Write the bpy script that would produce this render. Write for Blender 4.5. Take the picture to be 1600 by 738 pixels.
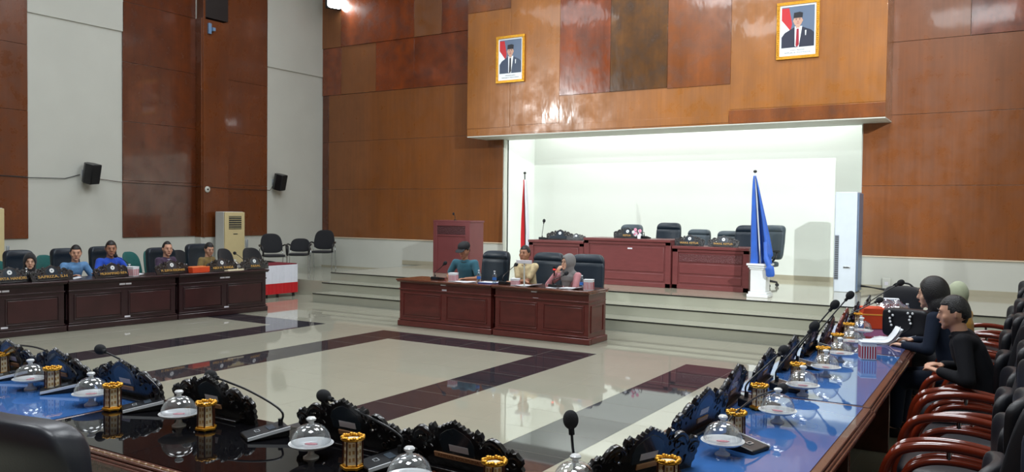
import bpy, bmesh, math, random
import numpy as np
from mathutils import Vector, Matrix, Euler
random.seed(7)
PI = math.pi
C = bpy.context.scene.collection
for o in list(bpy.data.objects): bpy.data.objects.remove(o)

# ------------------------------------------------------------------ camera, world, exposure, room lights
F = 1276.0; CX, CY, H = 800.0, 369.0, 1.85          # focal length in pixels, eye height
_n = lambda v: np.array(v, float)/np.linalg.norm(v)
dY = _n([795, -28, F]); dX = _n([2050, 61, -F]); dX = _n(dX-dY*dX.dot(dY)); dZ = np.cross(dX, dY)
R = np.array([dX, dY, dZ])
cam_d = bpy.data.cameras.new('camera'); cam = bpy.data.objects.new('camera', cam_d); C.objects.link(cam)
cam_d.sensor_width = 36; cam_d.lens = F/1600*36; cam_d.clip_start = 0.05; cam_d.clip_end = 200
M3 = Matrix([[R[i][0], -R[i][1], -R[i][2]] for i in range(3)])
cam.matrix_world = Matrix.Translation((0, 0, H)) @ M3.to_4x4()
bpy.context.scene.camera = cam
sc = bpy.context.scene
sc.view_settings.view_transform = 'Standard'; sc.view_settings.look = 'None'
sc.view_settings.gamma = 1; sc.view_settings.use_curve_mapping = False
sc.view_settings.exposure = 0.0
w = bpy.data.worlds.new('world'); sc.world = w; w.use_nodes = True
w.node_tree.nodes['Background'].inputs[0].default_value = (0.75, 0.85, 1, 1)
w.node_tree.nodes['Background'].inputs[1].default_value = 0.02

CEIL = 8.6
def area(name, loc, sx, sy, power, col=(0.93, 0.97, 1.0), rot=(0, 0, 0)):
    d = bpy.data.lights.new(name, 'AREA'); d.shape = 'RECTANGLE'; d.size = sx; d.size_y = sy
    d.energy = power; d.color = col
    o = bpy.data.objects.new(name, d); o.location = loc; o.rotation_euler = rot; C.objects.link(o); return o
LIGHTS = [(-13, 6, 68), (-13, 12, 70), (-7.5, 1, 190), (-7.5, 6, 240), (-7.5, 11.5, 250), (-1.5, 1, 220), (-1.5, 6, 240), (-1.5, 11.5, 250)]
for lx, ly, lp in LIGHTS: area('ceiling_lamp_light', (lx, ly, CEIL-.12), 2.4, 2.4, lp)
area('niche_light', (-6.3, 16.7, 4.3), 7.0, 1.0, 130, (0.96, 1.0, 1.0))
def point(name, loc, power, rad, col=(1, .97, .92)):
    d = bpy.data.lights.new(name, 'POINT'); d.energy = power; d.shadow_soft_size = rad; d.color = col
    o = bpy.data.objects.new(name, d); o.location = loc; C.objects.link(o); return o

# ------------------------------------------------------------------ pixel -> place (places things on known planes)
def ray(px, py): return R @ np.array([(px-CX)/F, (py-CY)/F, 1.0])
def Pz(px, py, z=0.0):
    r = ray(px, py); t = (z-H)/r[2]; return Vector((r[0]*t, r[1]*t, z))
def Py(px, py, y):
    r = ray(px, py); t = y/r[1]; return Vector((r[0]*t, y, H+r[2]*t))
def Px(px, py, x):
    r = ray(px, py); t = x/r[0]; return Vector((x, r[1]*t, H+r[2]*t))

# ------------------------------------------------------------------ materials
def lin(c):
    return tuple((x/255/12.92 if x/255 <= .04045 else ((x/255+.055)/1.055)**2.4) for x in c)+(1,)
MATS = {}
def mat(name, col, rough=.5, metal=0, spec=.5, coat=0, var=0, scale=8, bump=0, bscale=40, stretch=(1, 1, 1), trans=0, emis=None, estr=0, alpha=1, coatr=.03, detail=4, sheen=0):
    if name in MATS: return MATS[name]
    m = bpy.data.materials.new(name); m.use_nodes = True; nt = m.node_tree; b = nt.nodes['Principled BSDF']
    b.inputs['Base Color'].default_value = lin(col); b.inputs['Roughness'].default_value = rough
    b.inputs['Metallic'].default_value = metal; b.inputs['Specular IOR Level'].default_value = spec
    b.inputs['Coat Weight'].default_value = coat; b.inputs['Coat Roughness'].default_value = coatr
    b.inputs['Transmission Weight'].default_value = trans
    if sheen: b.inputs['Sheen Weight'].default_value = sheen
    if emis: b.inputs['Emission Color'].default_value = lin(emis); b.inputs['Emission Strength'].default_value = estr
    tc = nt.nodes.new('ShaderNodeTexCoord'); mp = nt.nodes.new('ShaderNodeMapping'); mp.inputs['Scale'].default_value = stretch
    nt.links.new(tc.outputs['Object'], mp.inputs[0])
    nz = nt.nodes.new('ShaderNodeTexNoise'); nz.inputs['Scale'].default_value = scale; nz.inputs['Detail'].default_value = detail
    nt.links.new(mp.outputs[0], nz.inputs['Vector'])
    mr = nt.nodes.new('ShaderNodeMapRange'); mr.inputs['From Min'].default_value = .25; mr.inputs['From Max'].default_value = .75
    v = var if var else .03
    mr.inputs['To Min'].default_value = 1-v; mr.inputs['To Max'].default_value = 1+v
    nt.links.new(nz.outputs['Fac'], mr.inputs['Value'])
    mx = nt.nodes.new('ShaderNodeVectorMath'); mx.operation = 'SCALE'
    mx.inputs[0].default_value = lin(col)[:3]; nt.links.new(mr.outputs[0], mx.inputs['Scale'])
    nt.links.new(mx.outputs[0], b.inputs['Base Color'])
    if bump:
        n2 = nt.nodes.new('ShaderNodeTexNoise'); n2.inputs['Scale'].default_value = bscale; n2.inputs['Detail'].default_value = 3
        nt.links.new(mp.outputs[0], n2.inputs['Vector'])
        bp = nt.nodes.new('ShaderNodeBump'); bp.inputs['Strength'].default_value = bump; bp.inputs['Distance'].default_value = .02
        nt.links.new(n2.outputs['Fac'], bp.inputs['Height']); nt.links.new(bp.outputs[0], b.inputs['Normal'])
        if coat: nt.links.new(bp.outputs[0], b.inputs['Coat Normal'])
    MATS[name] = m; return m

def wood_wall(name, col, gloss=.3, var=.22, coat=.25, bump=.12, seed=0, mott=0):
    m = mat(name, col, rough=gloss, coat=coat, coatr=.06, var=var, scale=1.6, bump=bump, bscale=2.2, stretch=(1.2, 1.2, .45), detail=5)
    nt = m.node_tree; b = nt.nodes['Principled BSDF']; src = b.inputs['Base Color'].links[0].from_socket
    tc = nt.nodes.new('ShaderNodeTexCoord')
    mp = nt.nodes.new('ShaderNodeMapping'); mp.inputs['Scale'].default_value = (26, 26, .8); nt.links.new(tc.outputs['Object'], mp.inputs[0])
    n1 = nt.nodes.new('ShaderNodeTexNoise'); n1.inputs['Scale'].default_value = 1.0; n1.inputs['Detail'].default_value = 3; nt.links.new(mp.outputs[0], n1.inputs['Vector'])
    n2 = nt.nodes.new('ShaderNodeTexNoise'); n2.inputs['Scale'].default_value = 3.2; n2.inputs['Detail'].default_value = 6; n2.inputs['Roughness'].default_value = .65; nt.links.new(tc.outputs['Object'], n2.inputs['Vector'])
    def ramp(sock, lo, hi, a_=.3, b_=.7):
        r = nt.nodes.new('ShaderNodeMapRange'); r.inputs['From Min'].default_value = a_; r.inputs['From Max'].default_value = b_; r.inputs['To Min'].default_value = lo; r.inputs['To Max'].default_value = hi
        nt.links.new(sock, r.inputs['Value']); return r.outputs[0]
    g1 = ramp(n1.outputs['Fac'], .9, 1.07); g2 = ramp(n2.outputs['Fac'], 1-mott, 1+mott*.8)
    mu = nt.nodes.new('ShaderNodeMath'); mu.operation = 'MULTIPLY'; nt.links.new(g1, mu.inputs[0]); nt.links.new(g2, mu.inputs[1])
    sc2 = nt.nodes.new('ShaderNodeVectorMath'); sc2.operation = 'SCALE'; nt.links.new(src, sc2.inputs[0]); nt.links.new(mu.outputs[0], sc2.inputs['Scale'])
    nt.links.new(sc2.outputs[0], b.inputs['Base Color'])
    if mott:
        nt.links.new(ramp(n2.outputs['Fac'], gloss*1.5, gloss*.6), b.inputs['Roughness'])
    return m
W_LEFT = wood_wall('varnished_wood_left', (106, 56, 26), mott=.12)
W_LEFTD = wood_wall('varnished_wood_left_dark', (90, 44, 22), gloss=.22, coat=.5, mott=.28)
W_BACK = wood_wall('varnished_wood_back', (128, 76, 36), gloss=.4, var=.12, mott=.06)
W_BACKR = wood_wall('varnished_wood_red', (122, 58, 26), gloss=.25, var=.4, coat=.5, mott=.4)
W_RIGHT = wood_wall('varnished_wood_right', (132, 78, 42), gloss=.33, var=.14, coat=.35, mott=.1)
W_BOX = wood_wall('varnished_wood_amber', (150, 94, 42), gloss=.33, var=.18, coat=.45, bump=.35, mott=.1)
W_BOXR = wood_wall('varnished_wood_cherry', (118, 58, 30), gloss=.22, var=.5, coat=.6, bump=.4, mott=.4)
W_BOXD = wood_wall('varnished_wood_olive', (90, 60, 34), gloss=.2, var=.5, coat=.7, bump=.4, mott=.5)
W_BOXB = wood_wall('varnished_wood_russet', (124, 72, 40), gloss=.25, var=.32, coat=.5, bump=.3, mott=.3)
WHITE = mat('white_plaster', (200, 202, 194), .6, var=.03, scale=1.5)
NICHE = mat('niche_paint', (228, 234, 228), .6, var=.015, scale=1)
SKIRTT = mat('beige_skirting_tile', (176, 170, 150), .2, var=.05, scale=5)
SEAM = mat('dark_seam', (60, 38, 24), .6)
CEILM = mat('ceiling_board', (205, 205, 200), .7)
MAH = mat('mahogany', (98, 42, 38), .28, coat=.3, coatr=.15, var=.18, scale=5, stretch=(1, 1, 4))
MAHS = mat('mahogany_stage', (108, 54, 54), .4, coat=.1, var=.12, scale=5, stretch=(1, 1, 4))
MAHD = mat('mahogany_dark', (44, 23, 27), .3, coat=.3, coatr=.15, var=.22, scale=4, stretch=(1, 1, 3))
MAHP = mat('mahogany_panel', (90, 38, 34), .3, coat=.3, coatr=.15, var=.3, scale=3, stretch=(1, 1, 3))
MAHDP = mat('mahogany_dark_panel', (54, 25, 27), .3, coat=.3, coatr=.15, var=.3, scale=3)
MAHTOP = mat('mahogany_top', (104, 58, 42), .15, coat=.6, var=.2, scale=5)
RWOOD = mat('brown_desk_wood', (88, 52, 42), .25, coat=.5, var=.25, scale=6, stretch=(4, 1, 1))
GLASSB = mat('blue_glass_top', (58, 104, 168), .04, coat=.3, coatr=.01, var=.12, scale=1.2)
GLASSD = mat('black_glass_top', (13, 13, 16), .02, coat=0, spec=.28)
LEATH = mat('black_leather', (17, 19, 26), .46, spec=.35, coat=.04, coatr=.3, var=.1, bump=.05, bscale=160)
LEATHN = mat('navy_leather', (20, 34, 46), .4, var=.08, bump=.1, bscale=80)
LEATHG = mat('charcoal_leather', (64, 76, 84), .45, var=.06)
FABK = mat('black_fabric', (24, 26, 32), .85, var=.1, scale=40, sheen=.2)
FABG = mat('green_fabric', (16, 92, 88), .8, var=.1, scale=30, sheen=.2)
CARV = mat('carved_black_lacquer', (18, 16, 19), .3, coat=.4, var=.4, scale=14, bump=.12, bscale=40)
CARVB = mat('carved_brown_lacquer', (110, 40, 24), .3, coat=.4, var=.4, scale=14, bump=.12, bscale=40)
SHIELD = mat('blue_black_lacquer', (40, 50, 60), .2, coat=.5, var=.1)
GOLD = mat('gold', (216, 158, 52), .28, metal=.75, var=.15, scale=40, bump=.2, bscale=120)
GOLDP = mat('gold_paint', (208, 160, 78), .45, var=.05)
CREAM = mat('cream_fretwork', (240, 228, 196), .5, var=.1, scale=60)
BROWNP = mat('brown_post', (72, 34, 20), .3)
STICK = mat('white_sticker', (216, 214, 222), .5)
STRIP = mat('tan_name_strip', (196, 150, 112), .5)
CHROME = mat('chrome', (200, 204, 208), .12, metal=1)
STEEL = mat('brushed_strip', (220, 226, 232), .15, metal=.5)
BLKPL = mat('black_plastic', (22, 24, 28), .35, var=.1)
FOAM = mat('black_foam', (32, 34, 38), .95, bump=.4, bscale=300)
CERAM = mat('white_ceramic', (228, 232, 234), .15, coat=.4)
RWD = mat('red_brown_arm_wood', (112, 38, 20), .16, coat=.8, var=.3, scale=8, stretch=(1, .4, 1))
PAPER = mat('paper', (222, 226, 232), .7)
REDP = mat('red_print', (170, 30, 52), .5)
ORANGE = mat('orange_card', (214, 72, 30), .5, var=.06)
RED = mat('red_cloth', (196, 18, 28), .7, sheen=.2)
WCLOTH = mat('white_cloth', (226, 228, 236), .8)
BLUEF = mat('blue_flag', (24, 84, 178), .55, var=.15, scale=6, sheen=.3)
ACW = mat('ac_white', (206, 216, 226), .4)
ACC = mat('ac_cream', (214, 198, 150), .45)
ACG = mat('ac_grille', (60, 62, 58), .5)
SKIN = mat('skin', (200, 152, 126), .5, var=.04)
SKIND = mat('skin_tan', (168, 120, 94), .5, var=.04)
SKINL = mat('skin_light', (214, 170, 144), .5, var=.04)
HAIR = mat('black_hair', (18, 16, 18), .4, var=.2, scale=60, bump=.4, bscale=160)
DARK = mat('dark_iris', (20, 14, 12), .2)
LIP = mat('lip', (166, 98, 86), .5)
def glass(name, tint=(1, 1, 1), rough=0.0, facing=.12):
    m = bpy.data.materials.new(name); m.use_nodes = True; nt = m.node_tree; nt.nodes.remove(nt.nodes['Principled BSDF'])
    out = nt.nodes['Material Output']; t = nt.nodes.new('ShaderNodeBsdfTransparent'); g = nt.nodes.new('ShaderNodeBsdfGlossy')
    t.inputs[0].default_value = tint+(1,); g.inputs['Roughness'].default_value = .04
    fr = nt.nodes.new('ShaderNodeLayerWeight'); fr.inputs[0].default_value = .35
    ad = nt.nodes.new('ShaderNodeMath'); ad.operation = 'MULTIPLY_ADD'; ad.inputs[1].default_value = .55; ad.inputs[2].default_value = facing
    nt.links.new(fr.outputs['Facing'], ad.inputs[0])
    mx = nt.nodes.new('ShaderNodeMixShader'); nt.links.new(ad.outputs[0], mx.inputs[0]); nt.links.new(t.outputs[0], mx.inputs[1]); nt.links.new(g.outputs[0], mx.inputs[2])
    nt.links.new(mx.outputs[0], out.inputs[0]); MATS[name] = m; return m
DOME = glass('clear_dome', (.93, .95, .97))
PET = glass('clear_bottle', (.75, .88, .95), facing=.2)
FLOORM = mat('polished_cream_tile', (166, 165, 149), .035, spec=.8, var=.035, scale=1.4)
FLOORD = mat('polished_dark_tile', (50, 48, 54), .03, spec=.42, var=.15, scale=6)
FLOORG = mat('polished_grey_tile', (118, 120, 110), .05, spec=.6, var=.05, scale=3)
STEPM = mat('stair_tile', (166, 167, 152), .12, spec=.6, var=.03, scale=2)
NOSE = mat('black_nosing', (26, 28, 28), .4)

# ------------------------------------------------------------------ mesh builder
class MB:
    def __init__(s): s.v = []; s.f = []; s.m = []; s.T = Matrix()
    def add(s, vs, fs, mi=0):
        n = len(s.v); s.v += [s.T @ Vector(v) for v in vs]; s.f += [tuple(i+n for i in f) for f in fs]; s.m += [mi]*len(fs); return s
    def box(s, x0, x1, y0, y1, z0, z1, mi=0):
        vs = [(x, y, z) for z in (z0, z1) for y in (y0, y1) for x in (x0, x1)]
        return s.add(vs, [(0, 2, 3, 1), (4, 5, 7, 6), (0, 1, 5, 4), (2, 6, 7, 3), (0, 4, 6, 2), (1, 3, 7, 5)], mi)
    def prism(s, poly, z0, z1, mi=0):      # polygon in xy, counter-clockwise
        n = len(poly); vs = [(x, y, z0) for x, y in poly]+[(x, y, z1) for x, y in poly]
        return s.add(vs, [tuple(range(n))[::-1], tuple(range(n, 2*n))]+[(i, (i+1) % n, n+(i+1) % n, n+i) for i in range(n)], mi)
    def tube(s, pts, r, n=10, mi=0, cap=True, flat=1.0):
        pts = [Vector(p) for p in pts]; rs = r if isinstance(r, (list, tuple)) else [r]*len(pts)
        vs = []; up = None
        for i, p in enumerate(pts):
            d = (pts[min(i+1, len(pts)-1)]-pts[max(i-1, 0)]).normalized()
            if up is None: up = Vector((0, 0, 1)) if abs(d.z) < .9 else Vector((1, 0, 0))
            u = d.cross(up).normalized(); v = u.cross(d).normalized(); up = v
            for k in range(n):
                a = 2*PI*k/n; vs.append(p+u*math.cos(a)*rs[i]*flat+v*math.sin(a)*rs[i])
        fs = [(i*n+k, i*n+(k+1) % n, (i+1)*n+(k+1) % n, (i+1)*n+k) for i in range(len(pts)-1) for k in range(n)]
        if cap: fs += [tuple(range(n))[::-1], tuple((len(pts)-1)*n+k for k in range(n))]
        return s.add(vs, fs, mi)
    def lathe(s, prof, n=24, c=(0, 0, 0), mi=0, sx=1, sy=1):
        vs = []; fs = []
        for r, z in prof:
            for k in range(n): a = 2*PI*k/n; vs.append((c[0]+r*math.cos(a)*sx, c[1]+r*math.sin(a)*sy, c[2]+z))
        for i in range(len(prof)-1):
            for k in range(n): fs.append((i*n+k, i*n+(k+1) % n, (i+1)*n+(k+1) % n, (i+1)*n+k))
        fs += [tuple(range(n))[::-1], tuple((len(prof)-1)*n+k for k in range(n))]
        return s.add(vs, fs, mi)
    def superell(s, c, a, e=.35, n=28, m=16, mi=0, fn=None):   # rounded cushion
        sp = lambda w_, p: math.copysign(abs(w_)**p, w_)
        vs = []; fs = []
        for i in range(m+1):
            t = -PI/2+PI*i/m
            for k in range(n):
                q = 2*PI*k/n
                v = Vector((a[0]*sp(math.cos(t), e)*sp(math.cos(q), e), a[1]*sp(math.cos(t), e)*sp(math.sin(q), e), a[2]*sp(math.sin(t), e)))
                if fn: v = fn(v)
                vs.append(v+Vector(c))
        for i in range(m):
            for k in range(n): fs.append((i*n+k, i*n+(k+1) % n, (i+1)*n+(k+1) % n, (i+1)*n+k))
        return s.add(vs, fs, mi)
    def capsule(s, p0, r0, p1, r1, n=14, sq=1.0, side=Vector((1, 0, 0))):   # sq squashes across `side`'s normal
        p0 = Vector(p0); p1 = Vector(p1); d = p1-p0; L = d.length
        d = d.normalized() if L > 1e-6 else Vector((0, 0, 1))
        u = (side-d*side.dot(d)); u = u.normalized() if u.length > .05 else d.orthogonal().normalized(); v = d.cross(u)
        rings = [(-r0*math.cos(a), r0*math.sin(a), p0) for a in (0.05, .5, 1.0)]+[(0, r0, p0), (0, r1, p1)]+[(r1*math.cos(a), r1*math.sin(a), p1) for a in (1.0, .5, .05)]
        vs = []
        for off, rr, p in rings:
            for k in range(n): a = 2*PI*k/n; vs.append(p+d*off+u*rr*math.cos(a)+v*rr*math.sin(a)*sq)
        m = len(rings)
        fs = [(i*n+k, i*n+(k+1) % n, (i+1)*n+(k+1) % n, (i+1)*n+k) for i in range(m-1) for k in range(n)]+[tuple(range(n))[::-1], tuple((m-1)*n+k for k in range(n))]
        return s.add(vs, fs)
    def mesh(s, name, mats):
        me = bpy.data.meshes.new(name); me.from_pydata([tuple(v) for v in s.v], [], s.f)
        for m in (mats if isinstance(mats, (list, tuple)) else [mats]): me.materials.append(m)
        for p, i in zip(me.polygons, s.m): p.material_index = i
        me.update(); bm = bmesh.new(); bm.from_mesh(me); bmesh.ops.recalc_face_normals(bm, faces=bm.faces); bm.to_mesh(me); bm.free()
        return me
    def build(s, name, mats, parent=None, bevel=0, smooth=True, seg=2, sub=0):
        return link(name, s.mesh(name, mats), parent, bevel, smooth, seg, sub)
def shade(me, ang=40):
    for p in me.polygons: p.use_smooth = True
    bm = bmesh.new(); bm.from_mesh(me)
    for e in bm.edges:
        if len(e.link_faces) == 2 and e.calc_face_angle(0) > math.radians(ang): e.smooth = False
    bm.to_mesh(me); bm.free()
def link(name, me, parent=None, bevel=0, smooth=True, seg=2, sub=0):
    if smooth: shade(me)
    o = bpy.data.objects.new(name, me); C.objects.link(o)
    if parent: o.parent = parent
    if bevel:
        b = o.modifiers.new('bevel', 'BEVEL'); b.width = bevel; b.segments = seg; b.limit_method = 'ANGLE'; b.angle_limit = .6
    if sub:
        b = o.modifiers.new('sub', 'SUBSURF'); b.levels = sub; b.render_levels = sub
    return o
def tag(o, label, cat, group=None, kind=None):
    o['label'] = label; o['category'] = cat
    if group: o['group'] = group
    if kind: o['kind'] = kind
    return o
def thing(name, label, cat, loc=(0, 0, 0), rz=0, group=None):
    o = bpy.data.objects.new(name, None); C.objects.link(o); o.location = loc; o.rotation_euler = (0, 0, rz)
    o.empty_display_size = .1
    return tag(o, label, cat, group)
def struct(o, label=None):
    o['kind'] = 'structure'
    if label: o['label'] = label
    return o
def dup(root, label, loc=None, rz=None, group=None, mats=None):
    def cp(o, par):
        c = o.copy(); C.objects.link(c); c.parent = par
        if mats and o.type == 'MESH' and o.name.split('.')[0] in mats:
            c.data = o.data.copy(); c.data.materials.clear(); c.data.materials.append(mats[o.name.split('.')[0]])
        for ch in kids.get(o.name, []): cp(ch, c)
        return c
    kids = {}
    for ch in root.children_recursive: kids.setdefault(ch.parent.name, []).append(ch)
    r = cp(root, None); r['label'] = label
    if loc is not None: r.location = loc
    if rz is not None: r.rotation_euler = (0, 0, rz)
    if group: r['group'] = group
    return r
def text_mesh(txt, size, mt, name, parent, M, ext=.001, width=None):
    cu = bpy.data.curves.new('t', 'FONT'); cu.body = txt; cu.size = size; cu.extrude = ext; cu.align_x = 'CENTER'; cu.align_y = 'CENTER'
    o = bpy.data.objects.new('t', cu); C.objects.link(o); bpy.context.view_layer.update()
    me = bpy.data.meshes.new_from_object(o.evaluated_get(bpy.context.evaluated_depsgraph_get())); bpy.data.objects.remove(o)
    if width:
        xs = [v.co.x for v in me.vertices]; k = width/(max(xs)-min(xs)); me.transform(Matrix.Diagonal((k, 1, 1, 1)))
    me.transform(M); me.materials.clear(); me.materials.append(mt)
    return link(name, me, parent, smooth=False)

# ------------------------------------------------------------------ the room
T = .61; FX0 = -4.68; FY0 = 9.66                   # floor tile grid
def dark_cell(cx, cy):
    i = round((cx-FX0)/T-.5); j = round((FY0-cy)/T-.5)   # column right of FX0, row in front of FY0
    if j < 0: return 0
    def ring(i0, i1, j1=9): return i0 <= i <= i1 and 0 <= j <= j1 and (i in (i0, i1) or j in (0, j1))
    if ring(-6, -1, 8) or ring(2, 7) or ring(-14, -9): return 1
    return 0
g = MB()
xs = [FX0+T*k for k in range(-19, 17)]; ys = [FY0-T*k for k in range(-4, 28)]
for a in range(len(xs)-1):
    for b in range(len(ys)-1):
        x0, x1, y1, y0 = xs[a], xs[a+1], ys[b], ys[b+1]
        g.add([(x0, y0, 0), (x1, y0, 0), (x1, y1, 0), (x0, y1, 0)], [(0, 1, 2, 3)], dark_cell((x0+x1)/2, (y0+y1)/2))
g.add([(xs[0], ys[0], 0), (xs[-1], ys[0], 0), (xs[-1], 11.3, 0), (xs[0], 11.3, 0)], [(0, 1, 2, 3)] if ys[0] < 11.3 else [])
g.add([(-12.1, 12.11, 0), (xs[-1], 12.11, 0), (xs[-1], 12.3, 0), (-12.1, 12.3, 0)], [(0, 1, 2, 3)], 2)
g.add([(xs[0], ys[0], 0), (-12.1, ys[0], 0), (-12.1, 17, 0), (xs[0], 17, 0)], [(0, 1, 2, 3)], 0)
struct(g.build('floor', [FLOORM, FLOORD, FLOORG], smooth=False), 'polished cream tile floor with dark inlaid bands')
# grout lines, sunk hair-thin strips
gr = MB()
GROUT = mat('grout', (140, 138, 124), .5)
for x in xs: gr.box(x-.0012, x+.0012, -7, 11.7, -.002, .0004)
for y in ys: gr.box(-16, 4.5, y-.0012, y+.0012, -.002, .0004)
struct(gr.build('trim_1', GROUT, smooth=False), 'thin grout joints of the floor tiles')

S1, S2, S3 = 11.85, 12.36, 12.87                    # fronts of the three risers
def slab(nm, x0, x1, y0, y1, z0, z1, m, lab=None, bev=0):
    return struct(MB().box(x0, x1, y0, y1, z0, z1).build(nm, m, bevel=bev), lab)
st = MB().box(-12.1, 5, S1, S2+.02, 0, .17).box(-12.35, 5, S2, S3+.02, 0, .34).box(-12.6, 5, S3, 17.4, 0, .51)
st.box(-16, -12.35, S2+.3, 16, 0, .335)
struct(st.build('floor_stage', STEPM, smooth=False), 'three pale tiled steps up to the polished stage')
ns = MB()
for x0, y, z in ((-12.1, S1, .17), (-12.35, S2, .34), (-12.6, S3, .51)): ns.box(x0, 5, y-.012, y+.006, z-.016, z+.001)
ns.box(-12.6, -12.585, S3, 16, .495, .512)
struct(ns.build('trim_2', NOSE, smooth=False), 'black step nosings')
struct(MB().box(-12.6, 5, S3+.006, 17.4, .51, .5115).build('floor_stage_top', mat('stage_tile', (172, 168, 150), .08, spec=.7, var=.05, scale=3), smooth=False), 'polished stage floor')
struct(MB().box(-12.1, 5, S1-.13, S1-.001, 0, .002).build('trim_3', FLOORG, smooth=False), 'grey tile border along the foot of the steps')

NX0, NX1, NB, NT = -10.2, -2.49, 17.4, 3.56         # niche
WZ = 1.14
wb = MB()
wb.box(-16.2, NX0, 16, 16.2, 0, CEIL).box(NX1, 5, 16, 16.2, 0, CEIL).box(NX0, NX1, 16, 16.2, 4.4, CEIL)
struct(wb.build('wall_back', WHITE, smooth=False), 'white wall around the stage niche')
wn = MB().box(NX0-.1, NX1+.1, NB, NB+.1, .3, 4.5).box(NX0-.1, NX0, 16.15, NB, .3, 4.5).box(NX1, NX1+.1, 16.15, NB, .3, 4.5).box(NX0, NX1, 16.0, NB, 4.4, 4.5)
struct(wn.build('wall_niche', NICHE, smooth=False), 'bright white niche behind the stage')
# cladding of the back wall, panels 1.25 m high
def clad(name, mats, cells, lab, gap=.006):
    m = MB()
    for (x0, x1, z0, z1, mi, t) in cells: m.box(x0+gap/2, x1-gap/2, 16-t, 16.0, z0+gap/2, z1-gap/2, mi)
    return struct(m.build(name, mats, bevel=.003), lab)
cells = []
for k, (z0, z1) in enumerate([(WZ, 2.4), (2.4, 3.66), (3.66, 4.9)]):
    cells += [(-15.98, -15.75, z0, z1, 2, .02), (-15.75, NX0-.02, z0, z1, 0, .02)]
for x0, x1, mi in [(-15.98, -15.3, 1), (-15.3, -14.1, 0), (-14.1, -12.85, 1), (-12.85, -10.6, 1)]: cells.append((x0, x1, 4.9, 6.15, mi, .035))
for x0, x1, mi in [(-15.98, -15.3, 0), (-15.3, -12.85, 1), (-12.85, -12.0, 0), (-12.0, -10.6, 1)]: cells.append((x0, x1, 6.15, 7.4, mi, .05))
cells.append((-15.98, -10.6, 7.4, CEIL, 1, .05))
clad('trim_4', [W_BACK, W_BACKR, W_LEFTD], cells, 'varnished plywood cladding left of the niche')
cells = []
for z0, z1 in [(WZ, 2.4), (2.4, 3.66), (3.66, 4.95)]: cells.append((NX1+.02, 5, z0, z1, 0, .02))
cells += [(NX1, -.8, 4.95, 6.2, 0, .025), (-.8, 5, 4.95, 6.2, 1, .035), (NX1, 5, 6.2, CEIL, 0, .02)]
clad('trim_5', [W_RIGHT, W_BACKR], cells, 'varnished plywood cladding right of the niche')
slab('trim_6', -16, NX0-.02, 15.975, 16, WZ-.02, WZ, mat('cream_edge', (226, 206, 180), .5), 'cream edge strip under the cladding, left')
slab('trim_7', NX1+.02, 5, 15.975, 16, WZ-.02, WZ, MATS['cream_edge'], 'cream edge strip under the cladding, right')
slab('baseboard_back', NX1, 5, 15.98, 16.0, .51, .61, SKIRTT, 'beige tile skirting')
slab('baseboard_stage', -13.2, NX0, 15.98, 16.0, .51, .61, SKIRTT, 'beige tile skirting behind the lectern')
slab('baseboard_landing', -16, -12.6, 15.98, 16.0, .335, .37, SKIRTT)
slab('baseboard_niche', NX0, NX1, NB-.02, NB, .51, .61, SKIRTT, 'beige tile skirting in the niche')
# projecting wooden box over the niche
BX0, BX1, BY, BZ = -10.69, -2.0, 15.2, 3.55
bx = MB().box(BX0, BX1, BY, BY+.1, BZ, CEIL).box(BX0, BX0+.1, BY+.1, 16, BZ, CEIL).box(BX1-.1, BX1, BY+.1, 16, BZ, CEIL)
struct(bx.build('wall_bulkhead', W_BOX, bevel=.004), 'projecting wooden bulkhead over the niche')
cx = MB()
def bpanel(x0, x1, z0, z1, mi, t): cx.box(x0+.003, x1-.003, BY-t, BY, z0, z1, mi)
bpanel(-8.32, -7.15, 4.32, CEIL, 1, .014); bpanel(-7.15, -5.93, 4.32, CEIL, 2, .018); bpanel(-5.93, -4.68, 4.3, CEIL, 3, .013)
bpanel(-9.55, -8.32, 3.75, CEIL, 0, .008); bpanel(BX0, -9.55, 3.72, 6.3, 0, .01); bpanel(BX0, -9.55, 6.31, CEIL, 3, .012)
bpanel(-4.68, BX1, 3.82, CEIL, 0, .008); bpanel(-9.5, -4.7, 3.58, 3.72, 0, .01); bpanel(-4.7, BX1, 3.56, 3.8, 3, .012)
struct(cx.build('trim_8', [W_BOX, W_BOXR, W_BOXD, W_BOXB], bevel=.003), 'plywood sheets of different browns on the bulkhead')
struct(MB().box(BX0, NX0, BY, 16, BZ-.02, BZ).box(NX1, BX1, BY, 16, BZ-.02, BZ).box(NX0, NX1, BY, 16.2, BZ-.02, BZ).build('trim_9', WHITE, smooth=False), 'white underside of the bulkhead')

# left wall: white, with brown bays
wl = MB().box(-16.2, -16, -7, 16.2, 0, CEIL)
struct(wl.build('wall_left', WHITE, smooth=False), 'white side wall')
m = MB()
def lp(y0, y1, z0, z1, mi, t): m.box(-16, -16+t, y0+.003, y1-.003, z0+.003, z1-.003, mi)
for y0, y1 in ((4.3, 8.3),):
    for z0, z1 in ((1.24, 2.42), (2.42, 3.66), (3.66, 4.9), (4.9, 6.15)): lp(y0, y1, z0, z1, 0, .03)
    lp(y0, y1-.08, 6.15, CEIL, 1, .03)
for z0, z1 in ((1.22, 2.42), (2.42, 3.66), (3.66, 4.9), (4.9, 6.15), (6.15, CEIL)): lp(10.22, 12.0, z0, z1, 1, .03)
for z0, z1 in ((1.2, 2.42), (2.42, 3.66), (3.66, 4.9), (4.9, CEIL)): lp(12.75, 14.08, z0, z1, 0, .03)
struct(m.build('trim_10', [W_LEFT, W_LEFTD], bevel=.003), 'brown varnished bays of the side wall')
cl = MB().box(-16, -15.78, 12.0, 12.75, 1.2, 6.15).box(-16, -15.76, 12.04, 12.1, 1.2, CEIL)
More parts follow.
